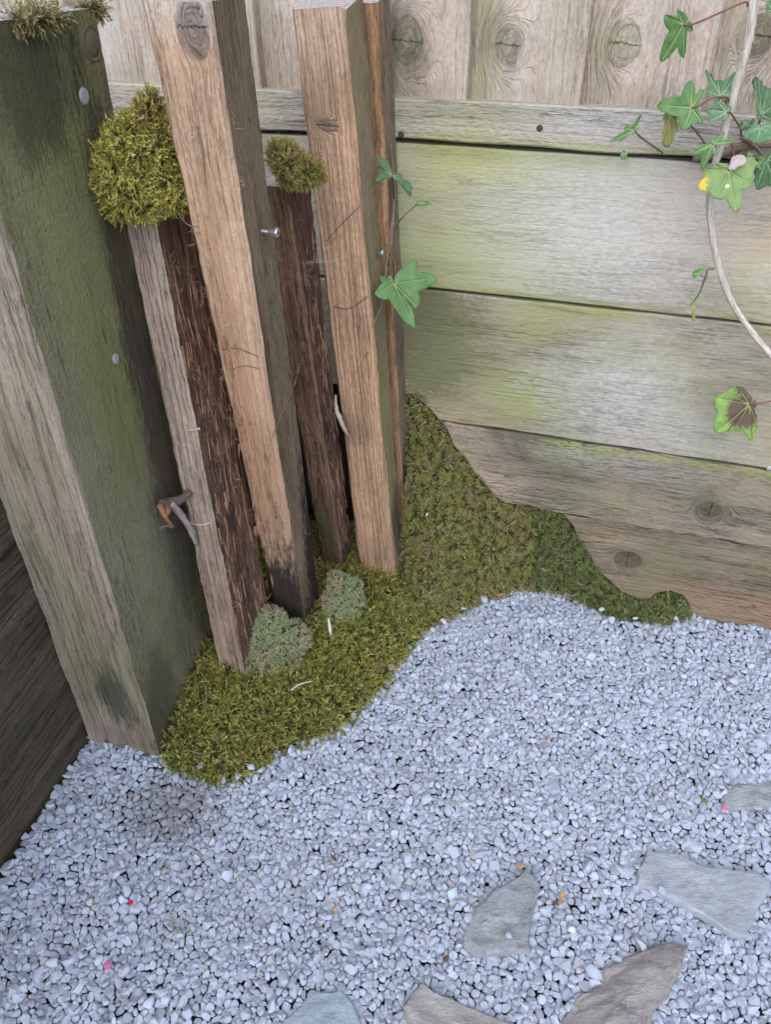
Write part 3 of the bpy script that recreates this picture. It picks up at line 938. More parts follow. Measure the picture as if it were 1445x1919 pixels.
clump('moss_lump', 'large shaggy yellow-green moss cap on the short grey stake, against the big post',
      [(275, 228, .715, .015, .026, .020), (245, 268, .70, .024, .032, .024), (212, 300, .695, .018, .028, .020), (203, 345, .69, .014, .026, .020), (248, 345, .695, .028, .034, .022), (298, 300, .71, .018, .028, .028), (318, 372, .70, .016, .026, .012), (268, 382, .695, .022, .028, .012), (226, 380, .69, .014, .024, .012), (292, 345, .70, .02, .03, .02)], M_CAP, 9500, 54, (.005, .0115), 1.1, .1, shift=(4, -2), scale=.71)
clump('moss_lump', 'small brownish moss cap on the short dark stake between two tall stakes',
      [(540, 305, .79, .018, .024, .014), (572, 318, .788, .018, .024, .011), (525, 285, .795, .011, .02, .011), (556, 328, .784, .020, .02, .008), (590, 326, .79, .008, .02, .008)], M_CAP2, 4000, 61, (.004, .009), 1., scale=.76)
def pad(label, poly_px, foot, lean, mat, n, seed, thick=.012):
    """a cut sod of moss leaning on the stake"""
    b = onZ(*foot, z=.040)
    nv = np.array([CAMO[0] - b[0], CAMO[1] - b[1], 0]); nv /= np.linalg.norm(nv)
    nv = nv + UP * lean; nv /= np.linalg.norm(nv)
    P = np.array([onP(x, y, b, nv) for x, y in poly_px])
    ex = np.cross(UP, nv); ex /= np.linalg.norm(ex); ey = np.cross(nv, ex)
    c = P.mean(0)
    q = np.stack([(P - c) @ ex, (P - c) @ ey], 1)
    q = densify(q, .004)
    q = q * (1 + noise1(len(q), .07, 2))[:, None] + rng.normal(0, .0012, q.shape)
    rings = [(1., -thick), (1.02, -thick * .5), (1., -.001), (.95, .001), (.8, .0018), (.6, .0024), (.4, .003), (.2, .003), (.02, .003)]
    rings = [(k_, h_ * .8) for k_, h_ in rings]
    V = np.concatenate([c + ex * (q[:, :1] * k) + ey * (q[:, 1:] * k) + nv * h for k, h in rings])
    V = V + nv * (.002 * vnoise(V, 150, seed) + .0022 * vnoise(V, 420, seed + 3))[:, None]
    m = len(q)
    i = np.arange(m); jn = (i + 1) % m
    Q_ = np.concatenate([np.stack([r * m + i, r * m + jn, r * m + m + jn, r * m + m + i], 1) for r in range(len(rings) - 1)])
    root = empty('moss_pad', (b[0], b[1], .04))
    tag(root, label, 'moss')
    obj('turf_base', mesh_np('turf_base', V - nv * .002, Q_, M_UNDER), root)
    T = tri_of(Q_)
    P_, Nn, ar = scatter(V, T, n)
    cc = c - nv * thick * .6
    sgn = np.sign(((P_ - cc) * Nn).sum(1))
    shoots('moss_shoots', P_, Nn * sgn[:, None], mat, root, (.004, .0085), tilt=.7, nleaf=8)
pad('pale grey-green moss pad leaning in front of the tall stake, left of the other', [(466, 1178), (490, 1150), (508, 1142), (535, 1160), (572, 1190), (575, 1214), (545, 1250), (500, 1272), (465, 1268), (458, 1225)], (505, 1268), .75, M_PALE, 6500, 71)
pad('pale grey-green moss pad with torn brown edge, right of the tall stake foot', [(620, 1088), (640, 1076), (666, 1098), (673, 1128), (666, 1160), (632, 1172), (613, 1166), (608, 1128)], (640, 1166), .6, M_PALE, 4200, 81, .010)
lump('moss_lump', 'straggly pale moss tuft on top of the big mossy post', PB.at(.751, .006, .100), (.011, .040, .002), M_LICH, 520, 91, (.006, .012), 1.1, droop=-.9)
lump('moss_lump', 'thin moss tuft at the back corner of the big post top', PB.at(.752, .004, .172), (.008, .012, .003), M_LICH, 160, 92, (.006, .012), 1.1, droop=-.9)

# ------------------------------------------------------------------ slate pieces
SL = {
 'a': [(991, 1625), (1013, 1655), (1006, 1698), (995, 1727), (992, 1750), (992, 1787), (957, 1787), (894, 1789), (872, 1772), (872, 1754), (892, 1701), (930, 1660), (978, 1640)],
 'b': [(1213, 1593), (1271, 1599), (1310, 1619), (1345, 1625), (1391, 1630), (1424, 1636), (1445, 1647), (1443, 1668), (1424, 1690), (1415, 1724), (1396, 1757), (1376, 1750), (1327, 1720), (1279, 1690), (1226, 1666), (1194, 1658), (1196, 1630)],
 'c': [(1180, 1595), (1206, 1590), (1193, 1627), (1163, 1632)],
 'd': [(1361, 1475), (1391, 1468), (1443, 1464), (1510, 1460), (1520, 1510), (1440, 1514), (1421, 1512), (1368, 1522), (1359, 1507)],
 'e': [(1219, 1776), (1260, 1767), (1288, 1774), (1280, 1798), (1273, 1828), (1249, 1869), (1230, 1892), (1221, 1919), (1205, 1970), (1060, 1980), (1052, 1914), (1081, 1869), (1114, 1847), (1137, 1813), (1189, 1787)],
 'f': [(787, 1840), (754, 1884), (765, 1919), (780, 1970), (970, 1975), (959, 1919), (881, 1886), (825, 1862)],
 'g': [(580, 1862), (638, 1858), (664, 1884), (675, 1919), (690, 1965), (490, 1970), (530, 1914), (552, 1892)],
}
def slate_mat(name, a, b, c, seed):
    N = NT(name)
    g = N.vadd(N.n('ShaderNodeNewGeometry').outputs['Position'], (seed, seed * .7, 0))
    n1 = N.noise(g, 22, 6, .65)
    n2 = N.noise(N.vscale(g, (1, 2.5, 1)), 90, 6, .7)
    n3 = N.noise(g, 420, 4, .7)
    col = N.mix(N.rng(n1, .35, .65), a, b)
    col = N.mix(N.math('MULTIPLY', N.rng(n2, .5, .7), .6), col, c)
    col = N.mix(N.math('MULTIPLY', N.rng(n3, .5, .75), .45), col, [min(1, x * 1.5) for x in c])
    h = N.math('ADD', N.math('MULTIPLY', n2, 1.), N.math('MULTIPLY', n3, .35))
    return N.done(col, .75, N.bump(h, .8, .003), .35)
def slate(key, label, mat, z=.009, thick=.012, relief=.0012, ridge=None, bev=.0018):
    P = np.array([onZ(*p, z=z)[:2] for p in SL[key]])
    P = densify(P, .006)
    n = len(P)
    c = P.mean(0)
    P = P + np.stack([noise1(n, .0009, 2), noise1(n, .0009, 2)], 1)
    V, F_ = [], []
    rings = [(1., -thick, 0), (1., -bev * 1.2, 0), (1. , -.0003, bev)] + [(k_, 0, 0) for k_ in (.93, .88, .83, .78, .72, .66, .6, .53, .46, .38, .3, .2, .1)]
    for (k, dz, inset) in rings:
        Q_ = c + (P - c) * k
        if inset:
            dvec = (c - P); dvec /= np.linalg.norm(dvec, axis=1, keepdims=True)
            Q_ = P + dvec * (inset * rng.uniform(.3, 1.5, n))[:, None]
        zz = np.full(n, z + dz)
        q3 = np.column_stack([Q_, zz])
        if dz > -.002:
            q3[:, 2] += relief * vnoise(q3, 90, ord(key) % 7 + 3) + relief * .7 * vnoise(q3, 260, 5)
            tr_ = vnoise(q3 * [1, 1, 0], 45, len(key) + ord(key)) + .35 * vnoise(q3 * [1, 1, 0], 160, ord(key) + 1)
            q3[:, 2] += relief * (np.clip((tr_ - .25) / .06, 0, 1) - np.clip((-.3 - tr_) / .06, 0, 1))
            if ridge is not None:
                q3[:, 2] += ridge(q3)
        V.append(q3)
    V = np.concatenate(V)
    V = np.vstack([V, [c[0], c[1], z + (ridge(np.array([[c[0], c[1], z]]))[0] if ridge is not None else 0)]])
    for r in range(len(rings) - 1):
        for i in range(n):
            j = (i + 1) % n
            F_.append([r * n + i, r * n + j, r * n + n + j, r * n + n + i])
    b0 = (len(rings) - 1) * n
    for i in range(n):
        F_.append([b0 + i, b0 + (i + 1) % n, len(V) - 1])
    F_.append(list(range(n))[::-1])
    import bmesh
    me = mesh_np('slate', V, F_, mat, True, sharp=25)
    bm = bmesh.new(); bm.from_mesh(me); bmesh.ops.recalc_face_normals(bm, faces=bm.faces); bm.to_mesh(me); bm.free()
    me.set_sharp_from_angle(angle=math.radians(25))
    o = obj('slate', me)
    tag(o, label, 'slate', 'slate pieces set in the gravel')
    return recentre(o)
ms_a = slate_mat('slate_grey_green', (.20, .22, .235), (.29, .31, .325), (.40, .42, .44), 1.)
ms_b = slate_mat('slate_smooth_grey', (.28, .31, .34), (.34, .37, .40), (.40, .43, .46), 2.)
ms_e = slate_mat('slate_brown', (.22, .20, .19), (.31, .29, .275), (.39, .38, .37), 3.)
ms_f = slate_mat('slate_buff', (.25, .24, .22), (.33, .32, .295), (.40, .395, .38), 4.)
ms_g = slate_mat('slate_blue', (.27, .34, .40), (.35, .41, .45), (.40, .42, .42), 5.)
slate('a', 'rough grey-green slate lying alone at the middle of the gravel', ms_a, .0075)
slate('b', 'long smooth blue-grey slate, widest of all, near the right edge', ms_b, .0075, relief=.0007)
slate('c', 'small half buried slate chip touching the left end of the long slate', ms_b, .005, relief=.0006, bev=.002)
slate('d', 'grey slate cut off by the right edge beside a pink petal', ms_a, .007)
ea, eb = onZ(1075, 1919)[:2], onZ(1180, 1790)[:2]
def ridge_e(q):
    d = (eb - ea) / np.linalg.norm(eb - ea)
    nrm = np.array([d[1], -d[0]])
    t = (q[:, :2] - ea) @ nrm
    return np.clip(t / .02, -.3, 1) * .007 + .0012 * vnoise(np.column_stack([q[:, :2], q[:, 0] * 0]), 60, 9)
slate('e', 'thick brownish slate with sloping ridge at the bottom right', ms_e, .009, relief=.0012, ridge=ridge_e, thick=.02)
slate('f', 'buff grey pointed slate cut off by the bottom edge, right of the blue slate', ms_f, .0075)
slate('g', 'bluish slate with rounded top cut off by the bottom edge', ms_g, .0075, relief=.0007)
slate_polys = {k: np.array([onZ(*p, z=.008)[:2] for p in v]) for k, v in SL.items()}

# ------------------------------------------------------------------ gravel
def gravel_mat():
    N = NT('gravel_stone')
    gi = N.n('ShaderNodeNewGeometry')
    oi = N.n('ShaderNodeObjectInfo')
    pos = gi.outputs['Position']
    r = N.math('FRACT', N.math('ADD', gi.outputs['Random Per Island'], N.math('MULTIPLY', oi.outputs['Random'], 7.13)))
    c = N.ramp(r, [(0, (.33, .375, .44)), (.12, (.41, .46, .54)), (.5, (.46, .515, .605)), (.85, (.51, .57, .66)), (.93, (.52, .54, .59)), (.965, (.47, .43, .43)), (1, (.60, .64, .71))])
    n1 = N.noise(pos, 900, 4, .7)
    n2 = N.noise(pos, 260, 3, .6)
    c = N.mix(N.rng(n1, .3, .7), N.mix(1., c, (.80, .80, .81), 'MULTIPLY'), c)
    c = N.mix(N.math('MULTIPLY', N.rng(n2, .62, .75), .35), c, (.40, .37, .36))
    # damp soil-stained stones in the hollow beside the post
    px_ = onZ(325, 1505)
    d = N.n('ShaderNodeVectorMath', operation='DISTANCE')
    N.put(d.inputs[0], N.vscale(pos, (1, 1.3, 1))); d.inputs[1].default_value = (px_[0], px_[1] * 1.3, 0)
    dn = N.math('MULTIPLY_ADD', N.math('SUBTRACT', N.noise(pos, 60, 5, .7), .5), .13, d.outputs['Value'])
    m = N.rng(dn, .085, .02)
    c = N.mix(N.math('MULTIPLY', m, .7), c, N.mix(1., c, (.52, .46, .41), 'MULTIPLY'))
    h = N.math('ADD', n1, N.math('MULTIPLY', n2, .7))
    return N.done(c, .85, N.bump(h, .7, .0012), .25)
M_GRAV = gravel_mat()
def rock(seed, sub=2):
    r = np.random.default_rng(seed)
    V, T = ico(sub)
    V = V.copy()
    for k in range(8):
        n = r.normal(0, 1, 3); n /= np.linalg.norm(n)
        dpl = r.uniform(.38, .72)
        ex = np.maximum(0, V @ n - dpl)
        V -= ex[:, None] * n * .94
    V *= [r.uniform(.95, 1.5), r.uniform(.75, .95), r.uniform(.55, .75)]
    V += r.normal(0, .018, V.shape)
    V /= np.abs(V[:, :2]).max() * .92
    return V, T
ROCKS = [rock(200 + i) for i in range(26)]
ROCKS_LO = [rock(200 + i, 1) for i in range(26)]
def gz(P):
    z = .004 * vnoise(np.column_stack([P, P[:, 0] * 0]), 14, 77) + .0015 * vnoise(np.column_stack([P, P[:, 0] * 0]), 45, 78)
    z = z + .0012 * vnoise(np.column_stack([P, P[:, 0] * 0]), 170, 79)
    c = onZ(325, 1500)[:2]
    d2 = ((P - c) ** 2 / np.array([.06, .05]) ** 2).sum(1)
    z = z - .007 * np.exp(-d2)
    c = onZ(225, 1440)[:2]
    z = z + .006 * np.exp(-((P - c) ** 2).sum(1) / .04 ** 2)
    # heaps up against the bottom board
    s = P @ FT[:2]; dn = FD - P @ FN[:2]
    return z + .004 * np.exp(-dn / .03)
def poisson(x0, x1, y0, y1, rmin, tries):
    cell = rmin / math.sqrt(2)
    nxg, nyg = int((x1 - x0) / cell) + 1, int((y1 - y0) / cell) + 1
    grid = -np.ones((nyg, nxg), int)
    pts = []
    c = rng.random((tries, 2)) * [x1 - x0, y1 - y0]
    r2 = rmin * rmin
    for (x, y) in c.tolist():
        i, j = int(x / cell), int(y / cell)
        if grid[j, i] >= 0: continue
        ok = True
        for jj in range(max(0, j - 2), min(nyg, j + 3)):
            row = grid[jj]
            for ii in range(max(0, i - 2), min(nxg, i + 3)):
                k = row[ii]
                if k >= 0:
                    dx, dy = pts[k][0] - x, pts[k][1] - y
                    if dx * dx + dy * dy < r2:
                        ok = False; break
            if not ok: break
        if ok:
            grid[j, i] = len(pts); pts.append((x, y))
    return np.array(pts) + [x0, y0]
moss_poly = np.vstack([outer[:-1], bot[1:, :2], [fen(.25, -.2)], [(-.3, 1.3)], [(-.36, .72)], [(-.30, .60)]])
def gravel_points(rmin, tries):
    P = poisson(-.48, .68, .19, .93, rmin, tries)
    keep = (P @ FN[:2] < FD - .003) & (((P - LP[:2]) @ LN[:2]) > .003)
    keep &= ~inside(P, moss_poly)
    return P[keep]
Ptop = gravel_points(.0044, 66000)
on_slate = np.zeros(len(Ptop), bool)
for k, pl in slate_polys.items():
    c = pl.mean(0)
    on_slate |= inside(Ptop, c + (pl - c) * .99)
Ptop = Ptop[~on_slate]
Plow = gravel_points(.0078, 40000)
def fitted(P, M=10):
    """tightly packed chips: every chip fills the room its neighbours leave (power cells), with worn shoulders and its own tilt"""
    n = len(P)
    cell = .0095
    x0, y0 = P.min(0) - cell
    gi = ((P - [x0, y0]) / cell).astype(int)
    key = {}
    for k, (a, b) in enumerate(gi.tolist()):
        key.setdefault((a, b), []).append(k)
    Kn = 24
    nb = np.full((n, Kn), -1)
    for k, (a, b) in enumerate(gi.tolist()):
        c = []
        for i in (-1, 0, 1):
            for j in (-1, 0, 1):
                c += key.get((a + i, b + j), [])
        c = np.array([q for q in c if q != k])
        if len(c):
            d2 = ((P[c] - P[k]) ** 2).sum(1)
            o = np.argsort(d2)[:Kn]
            nb[k, :len(o)] = c[o]
    wgt = rng.normal(0, 7e-6, n) + np.where(rng.random(n) < .07, 1.6e-5, 0)
    th = 2 * math.pi * np.arange(M) / M + rng.uniform(0, 6.28, (n, 1)) + rng.normal(0, .09, (n, M))
    dirs = np.stack([np.cos(th), np.sin(th)], -1)
    rad = np.full((n, M), .0088)
    for j in range(Kn):
        ok = nb[:, j] >= 0
        d = P[nb[:, j]] - P
        dl = np.linalg.norm(d, axis=1) + 1e-9
        t = (dl ** 2 + wgt - wgt[nb[:, j]]) / (2 * dl)
        t = np.maximum(t, .0012)
        cs = (dirs * (d / dl[:, None])[:, None]).sum(-1)
        r = np.where(cs > .05, t[:, None] / np.maximum(cs, .05), 1.)
        rad = np.where(ok[:, None], np.minimum(rad, r), rad)
    el = rng.uniform(0, 3.14, (n, 1))
    rad = rad * .97 - .00012
    rad = rad * (1 + rng.uniform(0, .26, (n, 1)) * np.cos(2 * (th - el)))
    rs = .5 * rad + .25 * np.roll(rad, 1, 1) + .25 * np.roll(rad, -1, 1)
    rad = .75 * rad + .25 * np.minimum(rs, rad * 1.15)
    size = rad.mean(1)
    z0 = gz(P) + rng.normal(0, .0010, n)
    hgt = np.minimum(size, .0045) * rng.uniform(.5, .95, n)
    tlt = rng.normal(0, .22, (n, 2))
    big = rng.random(n) < .12
    tlt[big] *= 2.2
    off = rng.normal(0, .16, (n, 2)) * size[:, None]
    V = []
    for (kr, kh, jit) in ((.92, -.9, .03), (1., -.05, .05), (.87, .58, .08), (.58, .92, .14)):
        kk = kr * (1 + rng.normal(0, jit, (n, M)))
        xy = dirs * (rad * kk)[..., None] + off[:, None] * max(0., kh)
        zz = hgt[:, None] * kh * (1 + rng.normal(0, .06, (n, M))) + (xy * tlt[:, None]).sum(-1)
        V.append(np.concatenate([xy, zz[..., None]], -1))
    # broken faces: each chip is cut by two slanting planes
    for q in range(2):
        sl = rng.normal(0, .55, (n, 2))
        lim = hgt * rng.uniform(.45, .85, n)
        for a in V:
            a[..., 2] = np.minimum(a[..., 2], np.maximum(lim[:, None] + (a[..., :2] * sl[:, None]).sum(-1), -hgt[:, None] * .3))
    topc = np.concatenate([off, V[-1][..., 2].mean(1)[:, None] + .0001], 1)[:, None]
    V = np.concatenate(V + [topc], 1)
    F_ = []
    for r in range(3):
        for i in range(M):
            j = (i + 1) % M
            F_ += [[r * M + i, r * M + j, r * M + M + j], [r * M + i, r * M + M + j, r * M + M + i]]
    for i in range(M):
        F_.append([3 * M + i, 3 * M + (i + 1) % M, 4 * M])
    return V, np.array(F_), np.column_stack([P, z0]), size
def stones(P, dz, smin, smax):
    n = len(P)
    size = rng.uniform(smin, smax, n) * np.where(rng.random(n) < .08, rng.uniform(1.2, 1.6, n), 1)
    z = gz(P) + dz + rng.normal(0, .0013, n)
    ang = rng.uniform(0, 2 * math.pi, n)
    tx, ty = rng.normal(0, .28, n), rng.normal(0, .28, n)
    big = np.where(rng.random(n) < .12)[0]
    tx[big] += rng.normal(0, .8, len(big))
    ca, sa = np.cos(ang), np.sin(ang)
    Rz = np.zeros((n, 3, 3)); Rz[:, 0, 0] = ca; Rz[:, 0, 1] = -sa; Rz[:, 1, 0] = sa; Rz[:, 1, 1] = ca; Rz[:, 2, 2] = 1
    cx, sx = np.cos(tx), np.sin(tx)
    Rx = np.zeros((n, 3, 3)); Rx[:, 0, 0] = 1; Rx[:, 1, 1] = cx; Rx[:, 1, 2] = -sx; Rx[:, 2, 1] = sx; Rx[:, 2, 2] = cx
    cy, sy = np.cos(ty), np.sin(ty)
    Ry = np.zeros((n, 3, 3)); Ry[:, 1, 1] = 1; Ry[:, 0, 0] = cy; Ry[:, 0, 2] = sy; Ry[:, 2, 0] = -sy; Ry[:, 2, 2] = cy
    R = Rz @ Rx @ Ry
    return np.column_stack([P, z]), R, size, rng.integers(0, len(ROCKS), n)
FV, FT_, FP, FS = fitted(Ptop)
looseP = Ptop[rng.random(len(Ptop)) < .07] + rng.normal(0, .002, (1, 2))
looseS = stones(looseP, .0026, .0030, .0060)
lowS = stones(Plow, -.0034, .0050, .0070)

# a few stray stones lying on slates and moss edge
gpos = lambda px, py, z: onZ(px, py, z)
strays = np.array([gpos(952, 1752, .011), gpos(1421, 1512, .012), gpos(1240, 1668, .013), gpos(832, 1165, .016), gpos(418, 1462, .012), gpos(1268, 1158, .012), gpos(1146, 1162, .01)])
rim_ = [(372, 1436), (470, 1438), (588, 1386), (662, 1340), (735, 1250), (775, 1192), (868, 1140), (978, 1098), (1062, 1112), (1130, 1142), (1190, 1158), (648, 1362), (520, 1412), (905, 1120)]
strays = np.vstack([strays, [gpos(a, b, .010) for a, b in rim_]])
straS = stones(strays[:, :2], 0, .0045, .0062)
straS[0][:, 2] = strays[:, 2]
gravel = empty('gravel_bed', (0.1, .5, 0))
tag(gravel, 'bed of pale blue-grey stone chippings covering the ground', None, kind='structure')
def rock_mesh_joined(name, S, sel, lib=ROCKS):
    pos, R, size, wh = S
    VV, TT, base = [], [], 0
    for k, (rv, rt) in enumerate(lib):
        i = np.where((wh == k) & sel)[0]
        if not len(i): continue
        X = pos[i][:, None] + size[i][:, None, None] * np.einsum('nij,vj->nvi', R[i], rv)
        VV.append(X.reshape(-1, 3))
        TT.append((rt[None] + (np.arange(len(i)) * len(rv))[:, None, None]).reshape(-1, 3) + base)
        base += len(i) * len(rv)
    return mesh_np(name, np.concatenate(VV), np.concatenate(TT), M_GRAV, True, sharp=28)
# the 300 that show largest are stones of their own
d = FP - CAMO
c_, s_ = math.cos(TH), math.sin(TH)
wz = d[:, 1] * c_ - d[:, 2] * s_
pxx = CX + F * d[:, 0] / wz
pyy = CY - F * (d[:, 1] * s_ + d[:, 2] * c_) / wz
app = np.where((pxx > 10) & (pxx < 1435) & (pyy > 900) & (pyy < 1905), FS / wz, 0)
pick = np.zeros(len(FP), bool)
pick[np.argsort(-app)[:290]] = True
rest = np.where(~pick)[0]
nv_ = FV.shape[1]
gs = obj('gravel', mesh_np('gravel', (FV[rest] + FP[rest][:, None]).reshape(-1, 3), (FT_[None] + (np.arange(len(rest)) * nv_)[:, None, None]).reshape(-1, 3), M_GRAV, True, sharp=26), gravel); gs['kind'] = 'stuff'
ls = obj('loose_chips', rock_mesh_joined('loose_chips', looseS, np.ones(len(looseP), bool)), gravel); ls['kind'] = 'stuff'
gl = obj('gravel_underlayer', rock_mesh_joined('gravel_underlayer', lowS, np.ones(len(Plow), bool), ROCKS_LO), gravel); gl['kind'] = 'stuff'
rock_me = [mesh_np('stone', rv, rt, M_GRAV, True, sharp=28) for rv, rt in ROCKS]
def place_stone(p, Rm, sz, k):
    o = bpy.data.objects.new('stone', rock_me[k])
    COL.objects.link(o)
    o.parent = gravel
    M = Matrix([[*(Rm[0] * sz), p[0]], [*(Rm[1] * sz), p[1]], [*(Rm[2] * sz), p[2]], [0, 0, 0, 1]])
    o.matrix_parent_inverse = Matrix.Translation(-Vector(gravel.location))
    o.matrix_basis = M
for i in np.where(pick)[0]:
    o = bpy.data.objects.new('stone', mesh_np('stone', FV[i], FT_, M_GRAV, True, sharp=26))
    COL.objects.link(o)
    o.parent = gravel
    o.matrix_parent_inverse = Matrix.Translation(-Vector(gravel.location))
    o.location = Vector([float(v) for v in FP[i]])
for i in range(len(strays)):
    place_stone(straS[0][i], straS[1][i], float(straS[2][i]), int(straS[3][i]))

# ------------------------------------------------------------------ ivy
def tube_pts(pts, radii, seg=8, sub=6):
    """smooth tube through points"""
    pts = [np.array(p, float) for p in pts]
    n = len(pts)
    ext = [2 * pts[0] - pts[1]] + pts + [2 * pts[-1] - pts[-2]]
    C, Rr = [], []
    for i in range(n - 1):
        p0, p1, p2, p3 = ext[i], ext[i + 1], ext[i + 2], ext[i + 3]
        for j in range(sub):
            t = j / sub
            C.append(.5 * ((2 * p1) + (-p0 + p2) * t + (2 * p0 - 5 * p1 + 4 * p2 - p3) * t * t + (-p0 + 3 * p1 - 3 * p2 + p3) * t ** 3))
            Rr.append(radii[i] + (radii[i + 1] - radii[i]) * t)
    C.append(pts[-1]); Rr.append(radii[-1])
    C = np.array(C)
    V, F_, gc = [], [], []
    tn = np.gradient(C, axis=0)
    x = None
    acc = 0
    for i in range(len(C)):
        z = tn[i] / (np.linalg.norm(tn[i]) + 1e-12)
        if x is None: x = frame(z)[0]
        x = x - z * (x @ z); x /= np.linalg.norm(x)
        y = np.cross(z, x)
        if i: acc += np.linalg.norm(C[i] - C[i - 1])
        for k in range(seg):
            t = 2 * math.pi * k / seg
            rr = Rr[i] * (1 + rng.normal(0, .07) + .08 * math.sin(acc * 210 + 2 * t) + .05 * math.sin(acc * 520))
            V.append(C[i] + (x * math.cos(t) + y * math.sin(t)) * rr)
            gc.append((acc, math.cos(t) * Rr[i], math.sin(t) * Rr[i]))
    for i in range(len(C) - 1):
        for k in range(seg):
            j = (k + 1) % seg
            F_.append([i * seg + k, i * seg + j, i * seg + seg + j, i * seg + seg + k])
    F_.append(list(range(seg))[::-1]); F_.append([(len(C) - 1) * seg + k for k in range(seg)])
    return V, F_, gc
def tube(name, pts, radii, mat, parent=None, seg=8, sub=6):
    V, F_, gc = tube_pts(pts, radii, seg, sub)
    return obj(name, mesh_np(name, V, F_, mat, True, {'gc': gc}), parent)
def bark_mat(name, a, b):
    N = NT(name)
    gc = N.attr('gc')[1]
    f = N.noise(N.vscale(gc, (60, 900, 900)), 1., 4, .6)
    f2 = N.noise(N.vscale(gc, (300, 500, 500)), 1., 3, .6)
    c = N.mix(N.rng(f, .3, .65), a, b)
    c = N.mix(N.math('MULTIPLY', N.rng(f2, .55, .7), .4), c, [x * .4 for x in a])
    return N.done(c, .8, N.bump(f, .9, .0012), .25)
M_STEM = bark_mat('ivy_pale_bark', (.34, .29, .23), (.62, .57, .50))
M_STEMB = bark_mat('ivy_brown_bark', (.12, .085, .06), (.22, .17, .12))
M_PET = bark_mat('ivy_red_petiole', (.16, .06, .05), (.24, .11, .08))
M_PETG = bark_mat('ivy_brown_petiole', (.14, .10, .06), (.22, .17, .10))
def leaf_mat(name, cols, vein, gloss=.42, spots=None):
    N = NT(name)
    lc = N.attr('lc')[1]
    ve = N.attr('vein')[2]
    n1 = N.noise(lc, 2.2, 5, .6)
    n2 = N.noise(lc, 9., 4, .65)
    c = N.ramp(n1, [(.3, cols[0]), (.5, cols[1]), (.7, cols[2])])
    cell = N.voro(lc, 9., 'DISTANCE_TO_EDGE')[0]
    net = N.rng(cell, .05, .0)
    c = N.mix(N.math('MULTIPLY', net, .35), c, vein)
    c = N.mix(N.math('MULTIPLY', N.rng(n2, .5, .75), .3), c, [x * .6 for x in cols[0]])
    for (col, x, y, r, st) in (spots or []):
        d = N.n('ShaderNodeVectorMath', operation='DISTANCE')
        N.put(d.inputs[0], lc); d.inputs[1].default_value = (x, y, 0)
        dd_ = N.math('MULTIPLY_ADD', N.math('SUBTRACT', n2, .5), .9 * r, d.outputs['Value'])
        c = N.mix(N.math('MULTIPLY', N.rng(dd_, r, r * .65), st), c, col)
    c = N.mix(N.math('MULTIPLY', N.rng(ve, .25, .9), .7), c, vein)
    h = N.math('SUBTRACT', N.math('MULTIPLY', cell, 2.), N.math('MULTIPLY', ve, 1.))
    m = N.done(c, gloss, N.bump(h, .35, .0008), .45)
    # thin blade lets some light through
    tr = N.n('ShaderNodeBsdfTranslucent'); N.put(tr.inputs[0], N.mix(.5, c, (.2, .3, .03)))
    mx = N.n('ShaderNodeMixShader'); mx.inputs[0].default_value = .22
    N.t.links.new(N.b.outputs[0], mx.inputs[1]); N.t.links.new(tr.outputs[0], mx.inputs[2]); N.t.links.new(mx.outputs[0], N.out.inputs[0])
    return m
VEIN = (.36, .44, .22)
LG = leaf_mat('ivy_leaf_green', [(.045, .13, .03), (.08, .20, .045), (.13, .27, .07)], VEIN)
LGB = leaf_mat('ivy_leaf_bluish', [(.04, .12, .05), (.08, .195, .08), (.14, .27, .12)], (.33, .43, .29), .38)
LGD = leaf_mat('ivy_leaf_dark', [(.035, .095, .035), (.06, .14, .05), (.10, .20, .08)], (.26, .34, .20))
LGY = leaf_mat('ivy_leaf_olive', [(.12, .13, .03), (.20, .20, .045), (.28, .25, .06)], (.42, .42, .18))
LYB = leaf_mat('ivy_leaf_yellowing', [(.13, .24, .06), (.19, .31, .09), (.26, .36, .10)], (.45, .52, .26), .45,
               [((.75, .50, .04), -1.15, .62, .62, .95), ((.06, .03, .02), -1.55, .62, .30, .95), ((.50, .44, .07), 1.3, -.3, .5, .7), ((.75, .7, .62), .10, .55, .09, .9)])
LBR = leaf_mat('ivy_leaf_browned', [(.10, .19, .035), (.18, .31, .05), (.26, .40, .08)], (.42, .50, .20), .5,
               [((.085, .035, .03), -.12, .32, .75, .95), ((.07, .03, .025), -.30, -.65, .5, .9)])

